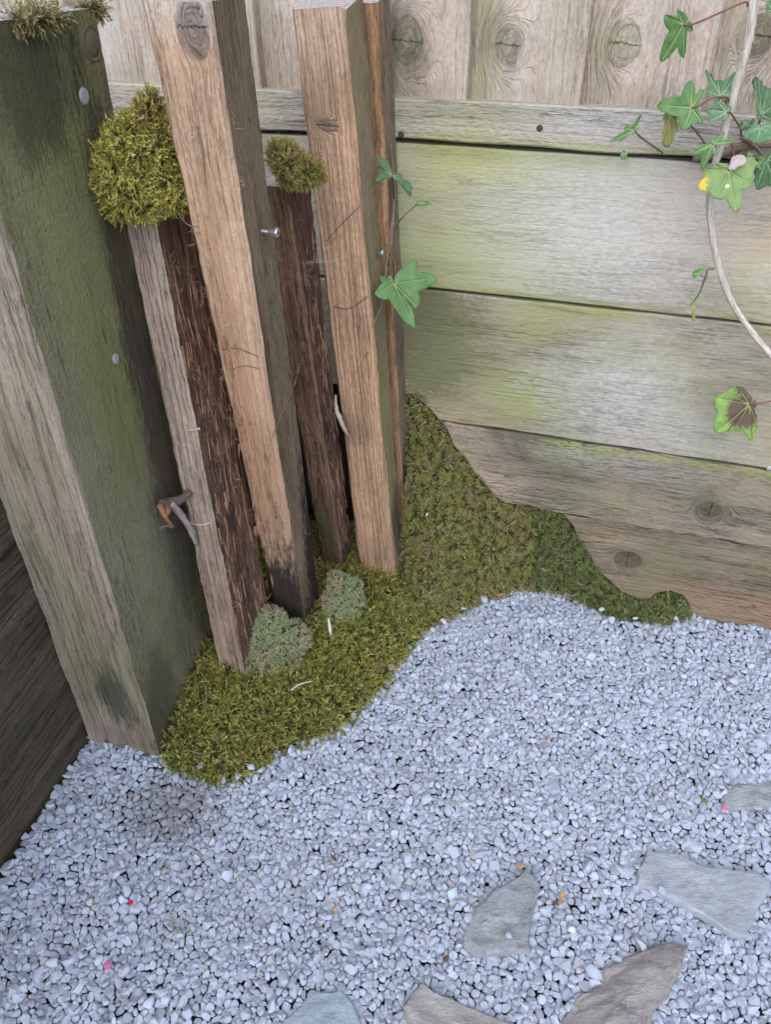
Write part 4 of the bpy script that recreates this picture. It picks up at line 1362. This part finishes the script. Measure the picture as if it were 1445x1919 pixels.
leaf_n = [0]
def leaf(parent, hub, tips, mat, off=.04, tiltx=0., tilty=0., petiole=None, pmat=None, notch=.5, curl=.10, sinus=None, place=None, prad=.0009, fold=.10):
    notch = min(.92, notch + .14)
    """hub and lobe tips are measured in the photo; the blade is a curved surface through them.
    tips are listed round the leaf, starting and ending beside the petiole."""
    leaf_n[0] += 1
    P0 = place(hub[0], hub[1]) if place else onF(hub[0], hub[1], off)
    view = CAMO - P0; view /= np.linalg.norm(view)
    rgt = np.cross([0, 0, 1], -view); rgt /= np.linalg.norm(rgt); rgt = -rgt if rgt[0] < 0 else rgt
    upv = np.cross(view, rgt); upv = upv if upv[2] > 0 else -upv
    nrm = view + tiltx * rgt + tilty * upv
    nrm /= np.linalg.norm(nrm)
    tp = [onP(t[0], t[1], P0, nrm) - P0 for t in tips]
    ex = rgt - nrm * (rgt @ nrm); ex /= np.linalg.norm(ex)
    ey = np.cross(nrm, ex)
    t2 = [np.array([t @ ex, t @ ey]) for t in tp]
    ang = [math.atan2(t[1], t[0]) for t in t2]
    un = [ang[0]]
    # decide turning sense
    sense = 0
    for a, b in zip(ang[:-1], ang[1:]):
        d = (b - a + math.pi) % (2 * math.pi) - math.pi
        sense += d
    sg = 1 if sense > 0 else -1
    for b in ang[1:]:
        d = (b - un[-1]) * sg % (2 * math.pi)
        un.append(un[-1] + sg * d)
    rad = [np.linalg.norm(t) for t in t2]
    Rm = max(rad)
    # control outline: tip, notch, tip ... sinus at the petiole
    gap = 2 * math.pi - abs(un[-1] - un[0])
    sn = sinus if sinus is not None else .16
    ctrl = [(un[0] - sg * gap * .42, Rm * sn)]
    sh = lambda a, r: (a, r)
    for i in range(len(un)):
        ctrl.append((un[i], rad[i]))
        if i < len(un) - 1:
            dlt = abs(un[i + 1] - un[i])
            ctrl.append((.5 * (un[i] + un[i + 1]), min(rad[i], rad[i + 1]) * (notch if dlt > .55 else notch + .2)))
    ctrl.append((un[-1] + sg * gap * .42, Rm * sn))
    out = []
    # lobes: straight-ish flanks bulging outward
    for (a0, r0), (a1, r1) in zip(ctrl[:-1], ctrl[1:]):
        p, q = np.array([math.cos(a0), math.sin(a0)]) * r0, np.array([math.cos(a1), math.sin(a1)]) * r1
        m = (p + q) / 2
        nr = m / (np.linalg.norm(m) + 1e-9)
        bl = .19 * np.linalg.norm(q - p)
        for k in range(8):
            t = k / 8
            out.append(p * (1 - t) + q * t + nr * bl * math.sin(math.pi * t))
    out.append(np.array([math.cos(ctrl[-1][0]), math.sin(ctrl[-1][0])]) * ctrl[-1][1])
    out = np.array(out)
    out += rng.normal(0, .006 * Rm, out.shape)
    nr_ = 12
    V, lc, ve = [P0.copy()], [(0, 0, 0)], [1.]
    n = len(out)
    main = t2[int(np.argmax(rad))] / Rm
    mp = np.array([-main[1], main[0]])
    ph = rng.uniform(0, 6.28)
    for j in range(1, nr_ + 1):
        f = j / nr_
        for i in range(n):
            q = out[i] * f
            rr = np.linalg.norm(q) / Rm
            vmin = 0
            for t, r_ in zip(t2, rad):
                dr = t / r_
                al = q @ dr
                pd = abs(q[0] * dr[1] - q[1] * dr[0])
                if al > 0 and al < r_ * .97:
                    wv = .00042 * (1.5 - al / r_) + .00018
                    vmin = max(vmin, math.exp(-(pd / (wv * 1.4)) ** 2) * (1 - .4 * al / r_))
            lift = -curl * Rm * rr * rr + fold * abs(q @ mp) - .025 * Rm * vmin + .035 * Rm * rr * math.sin(5 * math.atan2(q[1], q[0]) + ph) + .02 * Rm * math.sin(9 * q[0] / Rm + ph) * rr
            V.append(P0 + ex * q[0] + ey * q[1] + nrm * lift)
            lc.append((q[0] / Rm * 1.6, -q[1] / Rm * 1.6, 0))
            ve.append(vmin)
    F_ = []
    for i in range(n - 1):
        F_.append([0, 1 + i, 2 + i])
    for j in range(nr_ - 1):
        for i in range(n - 1):
            a = 1 + j * n + i
            F_.append([a, a + n, a + n + 1, a + 1])
    lo = Vector(P0.tolist())
    sd_ = np.array([leaf_n[0] * 0, 0, 0])
    me = mesh_np('leaf', V, F_, mat, True, {'lc': np.array(lc), 'vein': np.array(ve)})
    o = obj('leaf', me, parent)
    so = o.modifiers.new('thickness', 'SOLIDIFY'); so.thickness = .0003
    if petiole is not None:
        pts = [P0 + nrm * .0002] + [np.array(p) for p in petiole]
        st = tube('petiole', pts, [prad] * len(pts), pmat or M_PETG, None, 6, 6)
        st.parent = o
        st.matrix_parent_inverse = o.matrix_parent_inverse.copy() if False else Matrix.Identity(4)
        st.matrix_parent_inverse = (Matrix.Translation(Vector(parent.location)) @ o.matrix_parent_inverse).inverted()
    return o

vine = empty('ivy_vine', onF(1400, 640, .03))
tag(vine, 'hanging ivy with pale bare stem and many green leaves at upper right', 'ivy')
sp = [(1418, -60, .07), (1412, 20, .07), (1400, 90, .068), (1376, 180, .06), (1352, 270, .055), (1333, 345, .05), (1333, 420, .045), (1348, 500, .04), (1372, 565, .035), (1412, 625, .032), (1452, 672, .03), (1500, 720, .03)]
tube('stem', [onF(x, y, o) for x, y, o in sp], [.0036, .0040, .0037, .0041, .0038, .0039, .0033, .0034, .0031, .0034, .0031, .0031], M_STEM, vine, 12, 8)
tube('stem', [onF(1300, 298, .004), onF(1345, 290, .008), onF(1400, 272, .012), onF(1445, 268, .014), onF(1500, 262, .012)], [.0030, .0042, .0046, .005, .005], M_STEMB, vine, 10, 6)
tube('stem', [onF(1390, 258, .012), onF(1410, 268, .02), onF(1440, 300, .02), onF(1475, 320, .02)], [.0018, .002, .002, .002], M_STEMB, vine, 8, 6)
F3 = lambda x, y, o: onF(x, y, o)
leaf(vine, (1282, 46), [(1299, 58), (1283, 109), (1239, 117), (1246, 27), (1271, 18)], LG, .075, .25, -.1, [F3(1298, 46, .078), F3(1350, 24, .08), F3(1396, 4, .072), F3(1402, 12, .069)], M_PET)
leaf(vine, (1297, 202), [(1320, 168), (1298, 150), (1231, 196), (1284, 246), (1318, 232)], LG, .07, -.1, .25, [F3(1312, 198, .07), F3(1335, 184, .072), F3(1362, 182, .066), F3(1368, 192, .06)], M_PET, fold=.16)
leaf(vine, (1352, 182), [(1384, 170), (1383, 134), (1346, 150), (1325, 126), (1322, 168)], LGB, .062, .1, .5, [F3(1360, 190, .06), F3(1368, 205, .058)], M_PET, notch=.75)
leaf(vine, (1364, 210), [(1369, 198), (1345, 188), (1327, 205), (1329, 228), (1356, 226)], LGB, .075, .2, .1, [F3(1372, 214, .07), F3(1388, 240, .05), F3(1390, 256, .03)], M_PET, notch=.75)
leaf(vine, (1256, 214), [(1270, 222), (1272, 240), (1258, 268), (1240, 268), (1243, 222)], LGY, .055, -.3, .2, [F3(1262, 210, .05), F3(1300, 240, .03), F3(1330, 280, .012)], M_PETG, notch=.8)
leaf(vine, (1190, 244), [(1203, 213), (1198, 232), (1170, 240), (1144, 264), (1164, 265), (1176, 256)], LG, .045, .1, .2, [F3(1200, 256, .035), F3(1228, 276, .015), F3(1249, 291, -.002)], M_PETG, notch=.75)
leaf(vine, (1336, 270), [(1377, 266), (1359, 247), (1336, 256), (1297, 288), (1317, 319), (1345, 292)], LG, .078, .1, .1, [F3(1342, 262, .07), F3(1350, 262, .06)], M_PETG, fold=.16)
leaf(vine, (1366, 320), [(1414, 294), (1408, 345), (1382, 398), (1345, 372), (1309, 352), (1320, 316), (1342, 308)], LYB, .075, 0, .25, [F3(1374, 306, .07), F3(1376, 285, .05), F3(1372, 270, .035)], M_PET, notch=.80, fold=.05)
leaf(vine, (1428, 215), [(1452, 225), (1470, 180), (1440, 165), (1424, 148), (1412, 152), (1420, 190), (1419, 222)], LGD, .06, .3, .1, [F3(1422, 235, .045), F3(1412, 262, .02)], M_PETG, notch=.75)
leaf(vine, (1426, 240), [(1450, 232), (1460, 256), (1418, 268), (1394, 252), (1410, 232)], LGB, .072, 0, .5, [F3(1420, 250, .05), F3(1410, 266, .02)], M_PETG, notch=.8)
leaf(vine, (1398, 232), [(1414, 222), (1412, 238), (1388, 242), (1390, 226)], LGD, .055, .2, 0, None, notch=.8)
leaf(vine, (1438, 300), [(1425, 292), (1412, 335), (1418, 355), (1455, 345), (1480, 300), (1460, 282)], LGB, .05, -.3, .1, [F3(1430, 290, .04), F3(1416, 275, .02)], M_PETG, notch=.75)
leaf(vine, (1422, 306), [(1412, 298), (1414, 314), (1428, 318), (1432, 300)], LG, .058, 0, .3, None, notch=.8)
leaf(vine, (1407, 288), [(1416, 290), (1412, 302), (1400, 292), (1402, 284)], LG, .05, .3, .2, None, notch=.8)
leaf(vine, (1450, 18), [(1436, 24), (1438, 4), (1470, -10), (1480, 20)], LGB, .06, 0, .3, [F3(1460, 8, .06), F3(1500, -10, .05)], M_PETG, notch=.8)
# shrivelled pale scrap on the yellowing leaf
scr_mat = plain('withered_scrap', (.40, .335, .315), .8, 0, .3, 200)
leaf(vine, (1372, 314), [(1366, 316), (1372, 296), (1384, 292), (1396, 296), (1396, 308), (1380, 316)], scr_mat, .083, .2, .3, None, notch=.85, curl=-.15, fold=.3)
# young sprig half way down
tube('sprig', [F3(1338, 504, .04), F3(1328, 506, .045), F3(1322, 522, .045), F3(1312, 548, .04), F3(1301, 566, .035)], [.0012, .0013, .0012, .0009, .0007], M_STEMB, vine, 6, 6)
leaf(vine, (1313, 512), [(1330, 502), (1316, 503), (1298, 514), (1302, 522), (1312, 518)], LG, .05, 0, .5, [F3(1318, 520, .045)], M_PETG, notch=.9, prad=.0006)
leaf(vine, (1299, 558), [(1303, 553), (1296, 545), (1295, 556), (1297, 562)], LG, .04, 0, .2, None, notch=.9)
leaf(vine, (1299, 568), [(1301, 570), (1305, 597), (1298, 598), (1297, 575)], LGY, .036, .2, .2, None, notch=.95)

slf = empty('ivy_sprig', onF(1445, 752, .03))
tag(slf, 'single green ivy leaf with dark brown patch on a red stalk at right edge', 'ivy')
leaf(slf, (1405, 758), [(1418, 760), (1420, 800), (1410, 826), (1378, 806), (1343, 813), (1342, 745), (1362, 735), (1384, 724)], LBR, .045, .25, .1, [F3(1425, 756, .045), F3(1450, 751, .042), F3(1500, 742, .03)], M_PET, notch=.86, curl=.06, fold=.08)
tny = empty('ivy_seedling', onF(1170, 291, .0))
tag(tny, 'tiny round green leaf growing from the gap below the fence rail', 'ivy')
leaf(tny, (1170, 287), [(1178, 288), (1176, 298), (1168, 299), (1162, 293), (1164, 286)], LG, .010, 0, .2, [F3(1170, 282, .004), F3(1172, 276, -.003)], M_PETG, notch=.9, prad=.0007)

climb = empty('ivy_shoot', S6.P0)
tag(climb, 'thin brown ivy shoot with two lobed green leaves climbing the thin stake', 'ivy')
S6R = lambda x, y, l=.004: onP(x, y, S6.P0 + S6.face_n('R') * l, S6.face_n('R'))
tube('stem', [S6R(733, 270, .003), S6R(736, 330, .004), S6R(738, 390, .006), S6R(733, 430, .006), S6R(727, 470, .006), S6R(722, 520, .008), S6R(718, 565, .008), S6R(708, 590, .008), S6R(697, 614, .008)], [.0009, .0013, .0016, .0017, .0016, .0014, .0012, .0010, .0008], M_STEMB, climb, 8, 6)
tube('stem', [S6R(738, 395, .006), S6R(737, 425, .008), S6R(731, 465, .009), S6R(728, 500, .004)], [.001, .0015, .0016, .0012], M_STEMB, climb, 8, 6)
CL = lambda l: (lambda x, y: onP(x, y, S6.P0 + S6.face_n('R') * l, S6.face_n('R')))
pl_ = lambda Y: (lambda x, y: onY(x, y, Y))
leaf(climb, (735, 330), [(738, 322), (724, 298), (705, 297), (712, 315), (705, 343), (735, 330), (769, 369), (771, 345), (752, 328)], LGD, place=pl_(.872), tiltx=.2, tilty=.3, petiole=[onY(737, 345, .885), S6R(739, 372, .006)], pmat=M_STEMB, notch=.85, curl=.05)
leaf(climb, (738, 531), [(726, 520), (713, 516), (703, 552), (778, 613), (783, 575), (819, 521), (778, 487)], LG, place=pl_(.850), tiltx=.1, tilty=.25, petiole=[onY(741, 512, .862), onY(740, 490, .87), S6R(731, 476, .009)], pmat=M_PET, notch=.62, curl=.06)
leaf(climb, (784, 382), [(782, 376), (800, 376), (810, 380), (800, 384)], LG, place=pl_(.885), tiltx=0, tilty=.5, petiole=[onY(770, 393, .89), onY(752, 410, .895), S6R(740, 428, .006)], pmat=M_PETG, notch=.9, prad=.0007)

# ------------------------------------------------------------------ ivy rootlets left on the stakes, twig, root strip, cobweb
M_HAIR = plain('rootlet_pale', (.48, .40, .32), .8, 0, .35, 400)
M_HAIRB = plain('rootlet_brown', (.30, .19, .11), .8, 0, .4, 400)
def hairs(name, B, face, spots, mat, parent, nper=10, length=(.003, .007), spread=.004, rad=.00014, flat=.45):
    VV, TT = [], []
    n = B.face_n(face)
    side = B.L if face == 'L' else B.R
    for (px, py) in spots:
        p, _ = B.px(px, py, face)
        for k in range(int(nper * rng.uniform(.3, 1.1))):
            q = p + side * rng.normal(0, spread * .5) + B.ax * rng.normal(0, spread)
            d = side * rng.normal(0, .7) + B.ax * rng.normal(0, 1) + n * abs(rng.normal(0, flat))
            d /= np.linalg.norm(d)
            L = rng.uniform(*length)
            b = n * L * .25
            wv = np.cross(d, n); wv /= np.linalg.norm(wv) + 1e-9
            i = len(VV)
            r = rad * rng.uniform(.7, 1.5)
            q = q + n * .0003
            VV += [q - wv * r, q + wv * r, q + n * r * 1.6, q + d * L * .55 + b - wv * r, q + d * L * .55 + b + wv * r, q + d * L * .55 + b + n * r * 1.6, q + d * L + b * .6]
            TT += [[i, i + 1, i + 4], [i, i + 4, i + 3], [i + 1, i + 2, i + 5], [i + 1, i + 5, i + 4], [i + 2, i, i + 3], [i + 2, i + 3, i + 5], [i + 3, i + 4, i + 6], [i + 4, i + 5, i + 6], [i + 5, i + 3, i + 6]]
    o = obj(name, mesh_np(name, VV, np.array(TT), mat, False), parent)
    o['kind'] = 'stuff'
    return o
hairs('rootlets', S3, 'L', [(388, 460), (396, 480), (392, 520), (410, 560), (428, 600), (432, 650), (458, 750), (452, 770), (462, 812), (470, 850), (440, 640), (360, 250), (372, 290), (385, 395), (392, 415), (420, 700), (448, 900), (470, 880)], M_HAIR, st3, 13, (.003, .007), .0035)
hairs('rootlets', S3, 'L', [(385, 545), (400, 600), (415, 650), (428, 760), (440, 790), (446, 830), (350, 360), (362, 405), (372, 440), (470, 960), (520, 1040)], M_HAIRB, st3, 12, (.003, .009), .005)
hairs('rootlets', S3, 'R', [(430, 190), (430, 230), (445, 340), (452, 345), (505, 500), (520, 480), (545, 700), (556, 690), (530, 540), (570, 1000), (560, 1060), (575, 1120), (510, 640)], M_HAIRB, st3, 10, (.003, .008), .004)
hairs('rootlets', S2, 'R', [(330, 560), (345, 600), (360, 690), (372, 700), (385, 800), (390, 880), (400, 900), (405, 960), (415, 1010), (420, 1100), (430, 1140), (350, 520), (395, 760), (410, 860), (435, 930), (425, 1060), (440, 1010), (318, 500), (370, 760)], M_HAIRB, st2, 14, (.004, .012), .007)
hairs('rootlets', S2, 'L', [(372, 880), (388, 940), (395, 1030), (402, 1110), (425, 1170)], M_HAIR, st2, 7, (.003, .008), .004)
hairs('rootlets', S5, 'L', [(620, 450), (630, 440), (610, 540), (640, 580), (660, 580), (670, 675), (676, 660), (660, 720), (690, 700), (670, 870), (690, 880), (660, 690)], M_HAIRB, st5, 8, (.002, .006), .004)
hairs('rootlets', S4, 'R', [(575, 500), (580, 560), (590, 620), (600, 700), (610, 780), (620, 860), (635, 930), (640, 1000), (560, 400), (585, 450)], M_HAIRB, st4, 12, (.004, .011), .007)
hairs('rootlets', S4, 'L', [(560, 570), (575, 660), (590, 800)], M_HAIRB, st4, 6, (.003, .008), .005)
# long splinters lifting off the rotten faces
def splinters(B, face, n, mat, parent, a0, a1, c0, c1, length=(.012, .045)):
    nn = B.face_n(face)
    side = B.L if face == 'L' else B.R
    VV, TT = [], []
    for k in range(n):
        a = rng.uniform(a0, a1); c = rng.uniform(c0, c1)
        p = B.P0 + B.ax * a + side * c
        L = rng.uniform(*length); wv = rng.uniform(.0006, .0020); up = 1 if rng.random() < .5 else -1
        d = B.ax * up + side * rng.normal(0, .05)
        lf = rng.uniform(.0006, .0035); th = .0005
        i = len(VV)
        q = p + d * L * .5
        e = p + d * L
        VV += [p - side * wv - nn * .0004, p + side * wv - nn * .0004, p + nn * th, q - side * wv * .8 + nn * lf * .35, q + side * wv * .8 + nn * lf * .35, q + nn * (lf * .35 + th), e + nn * lf + side * rng.normal(0, .001)]
        TT += [[i, i + 1, i + 4], [i, i + 4, i + 3], [i + 1, i + 2, i + 5], [i + 1, i + 5, i + 4], [i + 2, i, i + 3], [i + 2, i + 3, i + 5], [i + 3, i + 4, i + 6], [i + 4, i + 5, i + 6], [i + 5, i + 3, i + 6]]
    o = obj('splinters', mesh_np('splinters', VV, np.array(TT), mat, False), parent)
    o['kind'] = 'stuff'
M_SPA = plain('splinter_dark', (.085, .048, .034), .85, 0, .5, 120)
M_SPB = plain('splinter_red', (.27, .15, .09), .85, 0, .5, 120)
splinters(S2, 'R', 150, M_SPA, st2, 0., .53, .004, .066)
splinters(S2, 'R', 130, M_SPB, st2, 0., .53, .004, .066)
splinters(S4, 'R', 90, M_SPA, st4, .02, .47, .003, .045)
splinters(S4, 'R', 80, M_SPB, st4, .02, .47, .003, .045)
splinters(S4, 'L', 30, M_SPA, st4, .02, .47, .002, .03)
splinters(S3, 'L', 45, M_SPB, st3, .05, .42, .036, .048, (.008, .03))
# dark dead vine traces lying on the faces
def trace(B, face, pts, r, mat, parent):
    tube('vine_trace', [B.px(x, y, face, r * .6)[0] for x, y in pts], [r] * len(pts), mat, parent, 6, 6)
M_TR = bark_mat('dead_vine', (.10, .065, .045), (.20, .14, .10))
trace(S3, 'L', [(330, 395), (350, 420), (372, 425)], .0006, M_TR, st3)
trace(S3, 'L', [(416, 655), (440, 652), (465, 660), (482, 668)], .0006, M_TR, st3)
trace(S3, 'L', [(430, 695), (455, 686), (485, 690)], .0005, M_TR, st3)
trace(S3, 'R', [(508, 825), (530, 770), (560, 690), (545, 640), (520, 560)], .0005, M_TR, st3)
trace(S5, 'L', [(612, 452), (640, 420), (676, 385)], .0005, M_TR, st5)
trace(S5, 'L', [(628, 575), (655, 578), (690, 555)], .0006, M_TR, st5)
trace(S5, 'L', [(655, 730), (672, 690), (690, 660)], .0005, M_TR, st5)
trace(S2, 'L', [(352, 806), (362, 806), (374, 803)], .0011, plain('grey_scrap', (.45, .40, .36), .8), st2)
trace(S2, 'L', [(352, 980), (375, 984), (392, 980)], .0009, plain('pale_fibre', (.50, .46, .42), .8), st2)
M_DRY = bark_mat('dry_root', (.30, .24, .18), (.50, .43, .35))
rs = tube('root_strip', [onY(x, y, Y) for x, y, Y in [(629, 740, .858), (630, 765, .852), (637, 785, .85), (645, 803, .85), (656, 820, .858)]], [.0012, .0026, .003, .0028, .0006], M_DRY, None, 8, 6)
tag(rs, 'dry curled root strip stuck between the dark stake and the straight stake', 'root'); recentre(rs)
tw = empty('twig', PB.px(325, 960, 'R')[0])
tag(tw, 'broken forked twig poking out between the big post and the short stake', 'twig')
M_TWD = bark_mat('twig_dark', (.06, .045, .04), (.14, .11, .09)); M_TWO = bark_mat('twig_orange', (.17, .075, .04), (.30, .15, .08)); M_TWP = bark_mat('twig_pale', (.17, .14, .125), (.32, .28, .26))
TW = lambda x, y, l: PB.px(x, y, 'R', l)[0]
tube('stem', [TW(356, 922, .030), TW(338, 936, .022), TW(318, 942, .014), TW(298, 944, .010)], [.0045, .0045, .006, .004], M_TWD, tw, 8, 5)
tube('branch', [TW(318, 942, .016), TW(335, 960, .020), TW(352, 985, .026), TW(368, 1022, .030)], [.0045, .004, .0035, .002], M_TWP, tw, 8, 5)
tube('branch', [TW(298, 946, .012), TW(306, 962, .018), TW(316, 978, .020), TW(325, 988, .022)], [.003, .0032, .0024, .0008], M_TWO, tw, 8, 5)
tube('branch', [TW(309, 950, .014), TW(314, 958, .020), TW(312, 966, .022)], [.003, .0034, .001], M_TWO, tw, 8, 5)
tube('branch', [TW(300, 990, .004), TW(312, 985, .008), TW(322, 990, .014)], [.0006, .0009, .0005], M_TWP, tw, 6, 5)
r1 = tube('root', [onZ(*p) for p in [(512, 1108, .09), (500, 1122, .085), (488, 1135, .08), (482, 1150, .075), (474, 1168, .07)]], [.0006, .0012, .0014, .0013, .0006], M_DRY, None, 7, 6)
tag(r1, 'thin curled root leaning on the short grey stake above the pale moss pad', 'root'); recentre(r1)
r2 = tube('root', [onZ(*p) for p in [(615, 1158, .062), (618, 1176, .056), (620, 1188, .05), (625, 1202, .044)]], [.0016, .0024, .0022, .0012], plain('peeled_root', (.55, .50, .43), .7), None, 8, 6)
tag(r2, 'short white peeled root below the right pale moss pad', 'root'); recentre(r2)
r3 = tube('root', [onZ(*p) for p in [(545, 1294, .055), (558, 1284, .058), (572, 1279, .06), (586, 1277, .058)]], [.0012, .0016, .0012, .0006], M_DRY, None, 7, 6)
tag(r3, 'dry tan stalk lying on the moss carpet', 'stalk'); recentre(r3)
# cobweb
cw = []
for k in range(9):
    a = onY(570 + rng.uniform(-4, 6), 494 + rng.uniform(-4, 4), .80); b = onY(640 + rng.uniform(-8, 15), 490 + rng.uniform(-8, 6), .835)
    m = onY(600 + rng.uniform(-8, 8), 489 + rng.uniform(-5, 3), .81)
    cw.append((a, m, b))
VV, FF = [], []
for (a, m, b) in cw:
    V, f_, _ = tube_pts([a, m, b], [.00002, .00003, .000015], 4, 5)
    o_ = len(VV); VV += V; FF += [[i + o_ for i in q] for q in f_]
web = obj('cobweb', mesh_np('cobweb', VV, FF, plain('silk', (.75, .75, .75), .6), True))
tag(web, 'small grey wisp of cobweb between the dark stake and the straight stake', 'cobweb'); recentre(web)

CT = tri_of(Q[ins[Q].all(1)])
strands(moss1, CV, CT, 150, 1, M_STRAW)
for (rt_, v_, t_), k_ in zip(BANKS, (130, 60, 12)):
    strands(rt_, v_, t_, k_, 2, M_STRAW)

# ------------------------------------------------------------------ litter on gravel and moss
def flake(name, px, py, length, width, ang, mat, label, cat, z=.009, curl=.5, tip=None, group=None, kind=None):
    c = onZ(px, py, z)
    n = 9
    V, F_, gc = [], [], []
    d = np.array([math.cos(ang), math.sin(ang), 0]); s = np.array([-d[1], d[0], 0])
    for i in range(n):
        t = i / (n - 1)
        wv = width * .5 * (math.sin(math.pi * min(1, t * .93 + .05)) ** .7) * (1 + rng.normal(0, .08))
        lift = curl * length * (t - .5) ** 2 + rng.normal(0, .0002)
        for k in (-1, 0, 1):
            V.append(c + d * (t - .5) * length + s * wv * k + UP * (lift + .35 * wv * abs(k)))
            gc.append((t, k, 0))
    for i in range(n - 1):
        for k in range(2):
            a = i * 3 + k
            F_.append([a, a + 1, a + 4, a + 3])
    o = obj(name, mesh_np(name, V, F_, mat, True, {'gc': gc}))
    so = o.modifiers.new('thickness', 'SOLIDIFY'); so.thickness = .0004
    tag(o, label, cat, group)
    return recentre(o)
def petal_mat():
    N = NT('pink_petal')
    t = N.sep(N.attr('gc')[1])[0]
    return N.done(N.ramp(t, [(0, (.80, .62, .72)), (.35, (.75, .20, .42)), (1, (.62, .02, .20))]), .5)
M_PETAL = petal_mat()
M_PETR = plain('red_petal', (.55, .02, .10), .5)
M_DEAD = plain('dead_leaf_tan', (.42, .25, .12), .7, 0, .4, 500)
M_DEADD = plain('dead_leaf_dark', (.13, .08, .055), .8, 0, .4, 500)
M_SPRIG = plain('moss_scrap', (.16, .17, .04), .8, 0, .5, 600)
flake('petal', 201, 1812, .012, .0045, 1.75, M_PETAL, 'magenta and white petal on the gravel at lower left', 'petal', .011)
flake('petal', 244, 1692, .007, .005, 2.4, M_PETR, 'small crimson petal on the gravel, above the magenta one', 'petal', .011)
flake('petal', 1359, 1517, .010, .005, 1.9, M_PETAL, 'pink petal at the corner of the slate at the right edge', 'petal', .014)
flake('leaf_scrap', 1053, 1683, .017, .005, 1.15, M_DEAD, 'curled tan leaf right of the lone grey-green slate', 'leaf')
flake('leaf_scrap', 976, 1623, .008, .007, .2, M_DEAD, 'tan leaf scrap just above the lone grey-green slate', 'leaf')
flake('leaf_scrap', 1042, 1693, .006, .005, .9, M_DEADD, 'tiny brown scrap beside the curled tan leaf', 'leaf')
flake('leaf_scrap', 625, 1608, .012, .004, 2.3, M_DEADD, 'dark brown leaf scrap in the middle of the gravel', 'leaf')
flake('leaf_scrap', 627, 1709, .008, .004, 1.5, M_DEAD, 'small orange-tan scrap below the dark brown scrap', 'leaf')
flake('leaf_scrap', 836, 1797, .008, .005, .6, M_DEADD, 'dark brown crumb left of the lone slate', 'leaf')
flake('leaf_scrap', 1022, 1393, .020, .0025, .9, M_DEAD, 'thin tan stalk scrap on the far gravel', 'leaf')
flake('leaf_scrap', 937, 1115, .012, .005, .3, M_DEAD, 'tan leaf scrap where gravel meets the moss bank', 'leaf', .014)
flake('leaf_scrap', 836, 1162, .013, .004, -.2, M_DEAD, 'orange leaf scrap at the left edge of the gravel tip', 'leaf', .014)
flake('leaf_scrap', 1320, 1500, .009, .005, -.4, M_SPRIG, 'green leaf scrap left of the slate at the right edge', 'leaf', .011)
def sprig(px, py, label, n=9, spread=.008):
    c = onZ(px, py, .009)
    P = c + rng.normal(0, 1, (n, 3)) * [spread, spread * .5, .0005]
    Nn = np.tile([0, 0, .35], (n, 1)) + rng.normal(0, .6, (n, 3)) * [1, 1, .2]
    temps = shoots('moss_scrap', P, Nn, M_MOSS, None, (.008, .013), tilt=.3)
    del temps['kind']
    tag(temps, label, 'moss')
    recentre(temps)
sprig(333, 1720, 'loose green moss scrap on the gravel right of the crimson petal')
sprig(428, 1652, 'tiny green moss scrap on the gravel, farther than the other one', 5, .005)
sprig(315, 1630, 'thin dull moss strand on the gravel below the dark hollow', 6, .006)
flake('feather', 800, 965, .008, .003, 1.2, plain('white_down', (.75, .74, .72), .7), 'tiny white feather on the moss bank', 'feather', .155)
